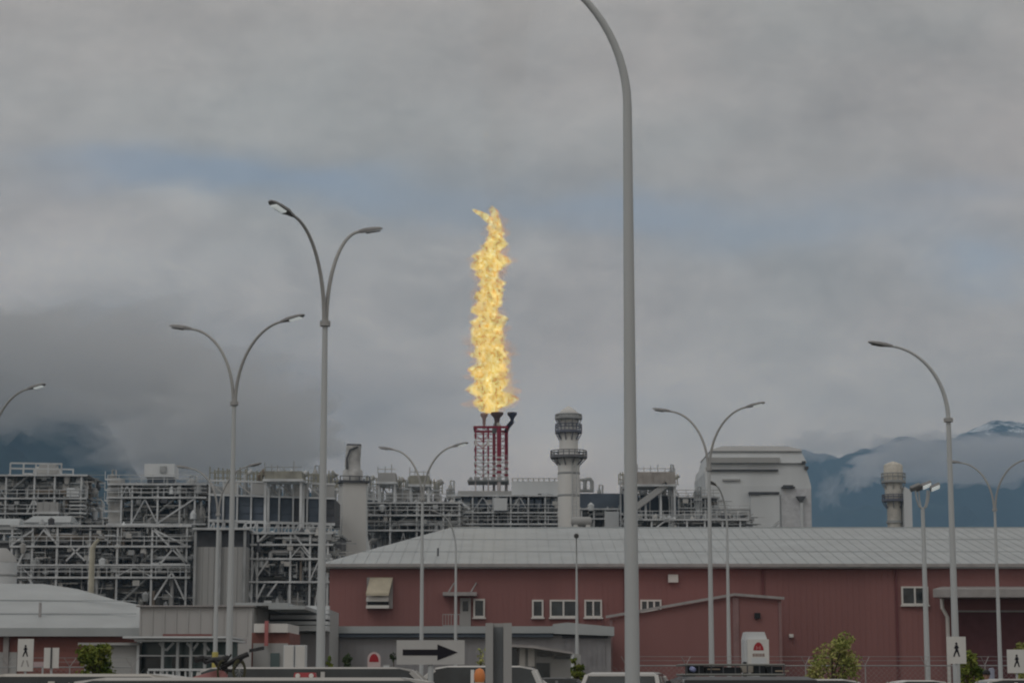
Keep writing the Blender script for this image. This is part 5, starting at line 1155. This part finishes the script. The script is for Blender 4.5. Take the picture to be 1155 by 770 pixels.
# bicycle on the light grey wagon, lying along the roof
Yq = 21.0; k = Yq / F
t = thing('bicycle', 'bicycle with black handlebar and saddle on roof of grey wagon', 'bicycle', (X(262, Yq), Yq, HB)); xq = lambda px: X(px, Yq, 750) - t.location.x; zq = lambda py: Z(py, Yq) - HB
V = lambda px, py, y=0: (xq(px), y, zq(py))
YF_ = mat('olive_yellow_frame', (.22, .21, .08), .5)
b = MB(); b.tube([V(248, 754), V(268, 742), V(280, 737)], .026, 8); b.tube([V(262, 756), V(276, 738)], .014, 8); b.tube([V(248, 754), V(262, 756)], .016, 8); b.build('frame', BLACK, t)
b = MB(); b.tube([V(242, 745), V(248, 754)], .018, 8); b.tube([V(248, 748), V(256, 745, -.05), V(262, 738, -.1)], .01, 6); b.build('fork', BLACK, t)
b = MB(); b.tube([V(224, 744, -.25), V(231, 742, -.2), V(238, 744, 0), V(246, 743, .2), V(252, 741, .28)], .028, 8); b.tube([V(231, 742, -.2), V(235, 747, -.22), V(241, 744, -.1)], .018, 8); b.build('handlebar', BLACK, t)
b = MB(); b.tube([V(279, 736), V(284, 733)], .012, 6); b.build('seat_post', GSTEEL, t)
b = MB(); b.rings([[(xq(px), -w_, zq(py)), (xq(px), w_, zq(py)), (xq(px), w_ * .8, zq(py) + .03), (xq(px), -w_ * .8, zq(py) + .03)] for px, py, w_ in ((281, 735, .02), (285, 734.5, .04), (290, 733.5, .09), (297, 732, .07))]); b.build('saddle', BLACK, t)
def ring(b, c, rad, tr, ang, n=24):
    b.rings([[(c[0] + (rad + tr * math.cos(q * 1.2566)) * math.cos(i * 6.2832 / n) * math.cos(ang), c[1] + (rad + tr * math.cos(q * 1.2566)) * math.cos(i * 6.2832 / n) * math.sin(ang) + tr * math.sin(q * 1.2566), c[2] + (rad + tr * math.cos(q * 1.2566)) * math.sin(i * 6.2832 / n)) for q in range(5)] for i in range(n)], closed=True)
for (px, py, an) in ((270, 756, R(62)), (251, 757, R(70))):
    b = MB(); c = V(px, py); ring(b, c, 11 * k, .022, an); wh = b.build('wheel', mat('olive_tyre', (.07, .07, .04), .8), t)
    b = MB()
    for i in range(10): a = i * .6283; b.tube([c, (c[0] + 10.5 * k * math.cos(a) * math.cos(an), c[1] + 10.5 * k * math.cos(a) * math.sin(an), c[2] + 10.5 * k * math.sin(a))], .002, 3)
    b.build('spokes', GSTEEL, wh)
b = MB(); b.rings([[(xq(px), -w_, zq(py) - .02), (xq(px), w_, zq(py) - .02), (xq(px), w_ * .6, zq(py) + h_), (xq(px), -w_ * .6, zq(py) + h_)] for px, py, w_, h_ in ((218, 763.5, .02, .005), (232, 762.5, .06, .03), (246, 761.5, .07, .055), (253, 761, .05, .04), (257, 762, .03, .01))])
o = b.build('roof_carrier', mat('dusty_red_shell', (.34, .15, .15), .5), None, loc=t.location); tag(o, 'dusty red carrier shell on grey wagon roof beneath bicycle', 'carrier')
# red light bar
Yq = 20.8; k = Yq / F; t = thing('light_bar', 'red light bar with two white lamps on wagon roof', 'light bar', (X(345, Yq), Yq, HB)); 
b = MB(); b.rings([[(s * 13 * k, -.08, .0), (s * 13 * k, .08, .0), (s * 11.5 * k, .06, Z(758, Yq) - HB), (s * 11.5 * k, -.06, Z(758, Yq) - HB)] for s in (-1, 1)]); b.build('housing', mat('light_bar_red', (.34, .05, .06), .4), t)
for s in (-7.5, 7.5): b = MB(); b.tube([(s * k, -.10, Z(761.5, Yq) - HB), (s * k, -.06, Z(761.5, Yq) - HB)], 2.6 * k, 12); b.build('lamp', TRIMW, t)
b = MB(); b.box(-12 * k, 12 * k, -.05, .05, -.03, -.002); b.build('foot', BLACK, t)
# ---------------------------------------------------------------- person by the bush
def skin_body(name, verts, edges, m, parent, sub=2):
    me = bpy.data.meshes.new(name); me.from_pydata([v[:3] for v in verts], edges, []); o = bpy.data.objects.new(name, me); COL.objects.link(o); o.parent = parent
    sk_ = o.modifiers.new('skin', 'SKIN'); ss = o.modifiers.new('subsurf', 'SUBSURF'); ss.levels = sub; ss.render_levels = sub
    for i, v in enumerate(verts): me.skin_vertices[0].data[i].radius = (v[3], v[4] if len(v) > 4 else v[3]); me.skin_vertices[0].data[i].use_root = (i == 0)
    me.materials.append(m)
    for p in me.polygons: p.use_smooth = True
    return o
Yq = 60.0; t = thing('person', 'person in dark jacket and black cap standing beside dark green bush', 'person', (X(1111, Yq), Yq, 0), R(15))
hs = (Z(755.5, Yq)) / 1.82
bv = [(0, 0, .95, .15, .11), (0, 0, 1.15, .14, .10), (0, 0, 1.38, .17, .11), (0, 0, 1.50, .06), (0, -.01, 1.58, .055), (0, -.02, 1.68, .085, .10), (0, -.02, 1.76, .075, .09),
      (.10, 0, .88, .09), (.12, -.02, .50, .065), (.12, .02, .10, .045), (.13, -.12, .04, .04), (-.10, 0, .88, .09), (-.12, .02, .50, .065), (-.12, .05, .10, .045), (-.13, -.10, .04, .04),
      (.20, 0, 1.40, .06), (.27, .02, 1.12, .045), (.27, -.08, .88, .032), (.27, -.12, .80, .03), (-.20, 0, 1.40, .06), (-.27, .02, 1.12, .045), (-.27, -.08, .88, .032), (-.27, -.12, .80, .03)]
be = [(0, 1), (1, 2), (2, 3), (3, 4), (4, 5), (5, 6), (0, 7), (7, 8), (8, 9), (9, 10), (0, 11), (11, 12), (12, 13), (13, 14), (2, 15), (15, 16), (16, 17), (17, 18), (2, 19), (19, 20), (20, 21), (21, 22)]
for s_ in (-1, 1):
    for q in range(4):
        a = len(bv); x_ = s_ * .27; bv += [(x_ + s_ * 0, -.15 + q * .022, .755, .009), (x_ - s_ * .01, -.155 + q * .022, .715 + .006 * abs(q - 1.5), .008)]; be += [(18 if s_ > 0 else 22, a), (a, a + 1)]
    a = len(bv); bv += [(x_ - s_ * .03, -.155, .79, .010), (x_ - s_ * .04, -.17, .755, .009)]; be += [(18 if s_ > 0 else 22, a), (a, a + 1)]
SKINM = mat('skin', (.42, .27, .20), .6)
body = skin_body('body', bv, be, SKINM, t)
cl_ = [(v[0], v[1], v[2], v[3] * 1.14, (v[4] if len(v) > 4 else v[3]) * 1.14) for v in [bv[0], bv[1], bv[2], (0, 0, 1.47, .075), bv[15], bv[16], (.27, -.07, .90, .036), bv[19], bv[20], (-.27, -.07, .90, .036)]]
skin_body('jacket', cl_, [(0, 1), (1, 2), (2, 3), (2, 4), (4, 5), (5, 6), (2, 7), (7, 8), (8, 9)], mat('dark_jacket', (.03, .035, .045), .8), t)
tr_ = [(v[0], v[1], v[2], v[3] * 1.12, (v[4] if len(v) > 4 else v[3]) * 1.12) for v in [bv[0], bv[7], bv[8], bv[9], bv[11], bv[12], bv[13]]]
skin_body('trousers', tr_, [(0, 1), (1, 2), (2, 3), (0, 4), (4, 5), (5, 6)], mat('dark_trousers', (.05, .05, .06), .8), t)
b = MB(); b.lathe([(.105, 1.71), (.112, 1.74), (.095, 1.80), (.05, 1.835), (.005, 1.84)], (0, -.02, 0), 16); b.rings([[(-.07, -.10, 1.725), (.07, -.10, 1.725), (.07, -.10, 1.735), (-.07, -.10, 1.735)], [(-.05, -.19, 1.715), (.05, -.19, 1.715), (.05, -.19, 1.722), (-.05, -.19, 1.722)]]); b.build('cap', BLACK, t, True)
b = MB(); b.add([(-.014, -.118, 1.655), (.014, -.118, 1.655), (0, -.118, 1.70), (0, -.142, 1.658)], [(0, 1, 3), (1, 2, 3), (2, 0, 3)]); b.build('nose', SKINM, t)
for s_ in (-1, 1): b = MB(); b.box(s_ * .035 - .014, s_ * .035 + .014, -.118, -.112, 1.692, 1.702); b.build('eye', BLACK, t); b = MB(); b.box(s_ * .088 - .008, s_ * .088 + .008, -.03, .0, 1.65, 1.71); b.build('ear', SKINM, t)
b = MB(); b.box(-.025, .025, -.112, -.106, 1.622, 1.630); b.build('mouth', SIGNR, t)
t.scale = (hs, hs, hs)
Yq = 64; t = thing('bollard', 'blue grey bollard beside standing person and right lamp pole', 'bollard', (X(1117, Yq), Yq, 0)); b = MB(); b.lathe([(.09, 0), (.09, Z(753, Yq) - .03), (.06, Z(753, Yq)), (.01, Z(753, Yq) + .01)], n=12); b.build('post', mat('blue_grey_paint', (.26, .28, .36), .6), t, True)
# clutter that breaks the skyline of the plant: vertical vessels, lift posts and vent pipes on the decks
def tower(label, px, Y, ytop, rpx, m, plat=()):
    t = thing('process_column', label, 'process column', (X(px, Y, 560), Y, 0), group='slender process columns'); t['kind'] = 'thing'; k = Y / F; zq = lambda py: Z(py, Y)
    b = MB(); b.lathe([(rpx * k, 0), (rpx * k, zq(ytop + 4)), (rpx * k * .8, zq(ytop + 1.5)), (rpx * k * .3, zq(ytop))], n=16); b.build('shell', m, t, True)
    b = MB(); b.tube([(0, 0, zq(ytop)), (0, 0, zq(ytop - 4)), (rpx * k * 1.6, 0, zq(ytop - 4)), (rpx * k * 1.6, 0, zq(ytop + 30))], .14, 6); b.build('overhead_pipe', GSTEEL, t, True)
    for py in plat: ring_platform(t, zq(py), rpx * k, rpx * k * 1.9, 1.1, GSTEEL, 12)
tower('slim column at left edge of penthouse tower', 126, 286, 534, 2.6, INSUL, (545, 560))
tower('stout pale column right of penthouse tower', 214, 290, 541, 4.2, CLAD2, (556,))
tower('slim column between far left tower and penthouse tower', 88, 305, 556, 2.4, INSUL, (570,))
tower('pale column behind right end of long cooler row', 355, 312, 529, 3, CLAD2, (543,))
tower('short column left of flare deck', 508, 322, 546, 2.6, CLAD2, (560,))
tower('column right of horizontal tank before dark coolers', 676, 330, 551, 2.4, GSTEEL, ())
tower('thin column in front of chute', 757, 322, 528, 1.8, GSTEEL, (540,))
tower('stubby column beside boiler house', 787, 330, 553, 2.4, GSTEEL, (562,))

# clad block right of the near lamp and uneven roof units along the plant skyline
def block(label, a0, a1, yt, yb_, Y, m, d=6):
    o_ = X((a0 + a1) / 2, Y, 560); t = thing('clad_unit', label, 'process unit', (o_, Y, 0), group='clad units on the plant skyline'); t['kind'] = 'thing'; xq = lambda px: X(px, Y, 560) - o_; zq = lambda py: Z(py, Y)
    rnd = random.Random(int(a0 * 7)); b = MB(); b.box(xq(a0), xq(a1), 0, d, zq(yb_), zq(yt)); x = xq(a0)
    while x < xq(a1) - .15: b.box(x, x + .12, -.09, .002, zq(yb_), zq(yt) - rnd.uniform(.0, .6)); x += rnd.uniform(.4, 1.1)
    b.build('wall', m, t); b = MB(); b.box(xq(a0) - .2, xq(a1) + .2, -.3, d + .2, zq(yb_) - .3, zq(yb_) - .003); b.build('floor_beam', WSTEEL, t)
    b = MB(); x = xq(a0)
    while x < xq(a1): b.bar((x, 0, zq(yt) - .05), (x, 0, zq(yt) + rnd.uniform(.5, 1.3)), .1); x += rnd.uniform(.7, 1.6)
    b.bar((xq(a0), 0, zq(yt) + .5), (xq(a1), 0, zq(yt) + .5), .08); b.build('handrail', GSTEEL, t)
    for px in (a0 + 1, a1 - 1):
        for y in (.3, d - .3): b = MB(); b.box(xq(px) - .15, xq(px) + .15, y - .15, y + .15, 0, zq(yb_) - .3); b.build('leg', WSTEEL, t)
block('ribbed taupe clad unit just right of nearest lamp pole', 706, 762, 532, 546, 311, mat('taupe_cladding', (.36, .34, .32), .7, 0, .25, .5))
block('raised clad unit over right end of cooler row left of square stack', 298, 340, 531, 540, 268, mat('olive_clad', (.33, .33, .29), .7, 0, .3, .6), 4)
block('small clad unit over cooler row right of square stack', 426, 446, 533, 543, 296, CLAD2, 4)
block('second small clad unit over cooler row nearer double lamp', 462, 484, 536, 546, 296, mat('olive_clad', (.33, .33, .29), .7, 0, .3, .6), 4)
block('pale clad unit at far left tower mid deck', 42, 66, 566, 577, 298, CLAD2, 3)

for o in list(bpy.data.objects):
    if o.type == 'MESH' and o.name.split('.')[0] in ('pole', 'arm', 'shaft', 'shell', 'vessel', 'pipe', 'riser', 'red_section', 'burner_tip', 'duct', 'cap', 'gas_pipe', 'roof'):
        import bmesh
        bm = bmesh.new(); bm.from_mesh(o.data); bmesh.ops.recalc_face_normals(bm, faces=bm.faces[:]); bm.to_mesh(o.data); bm.free()
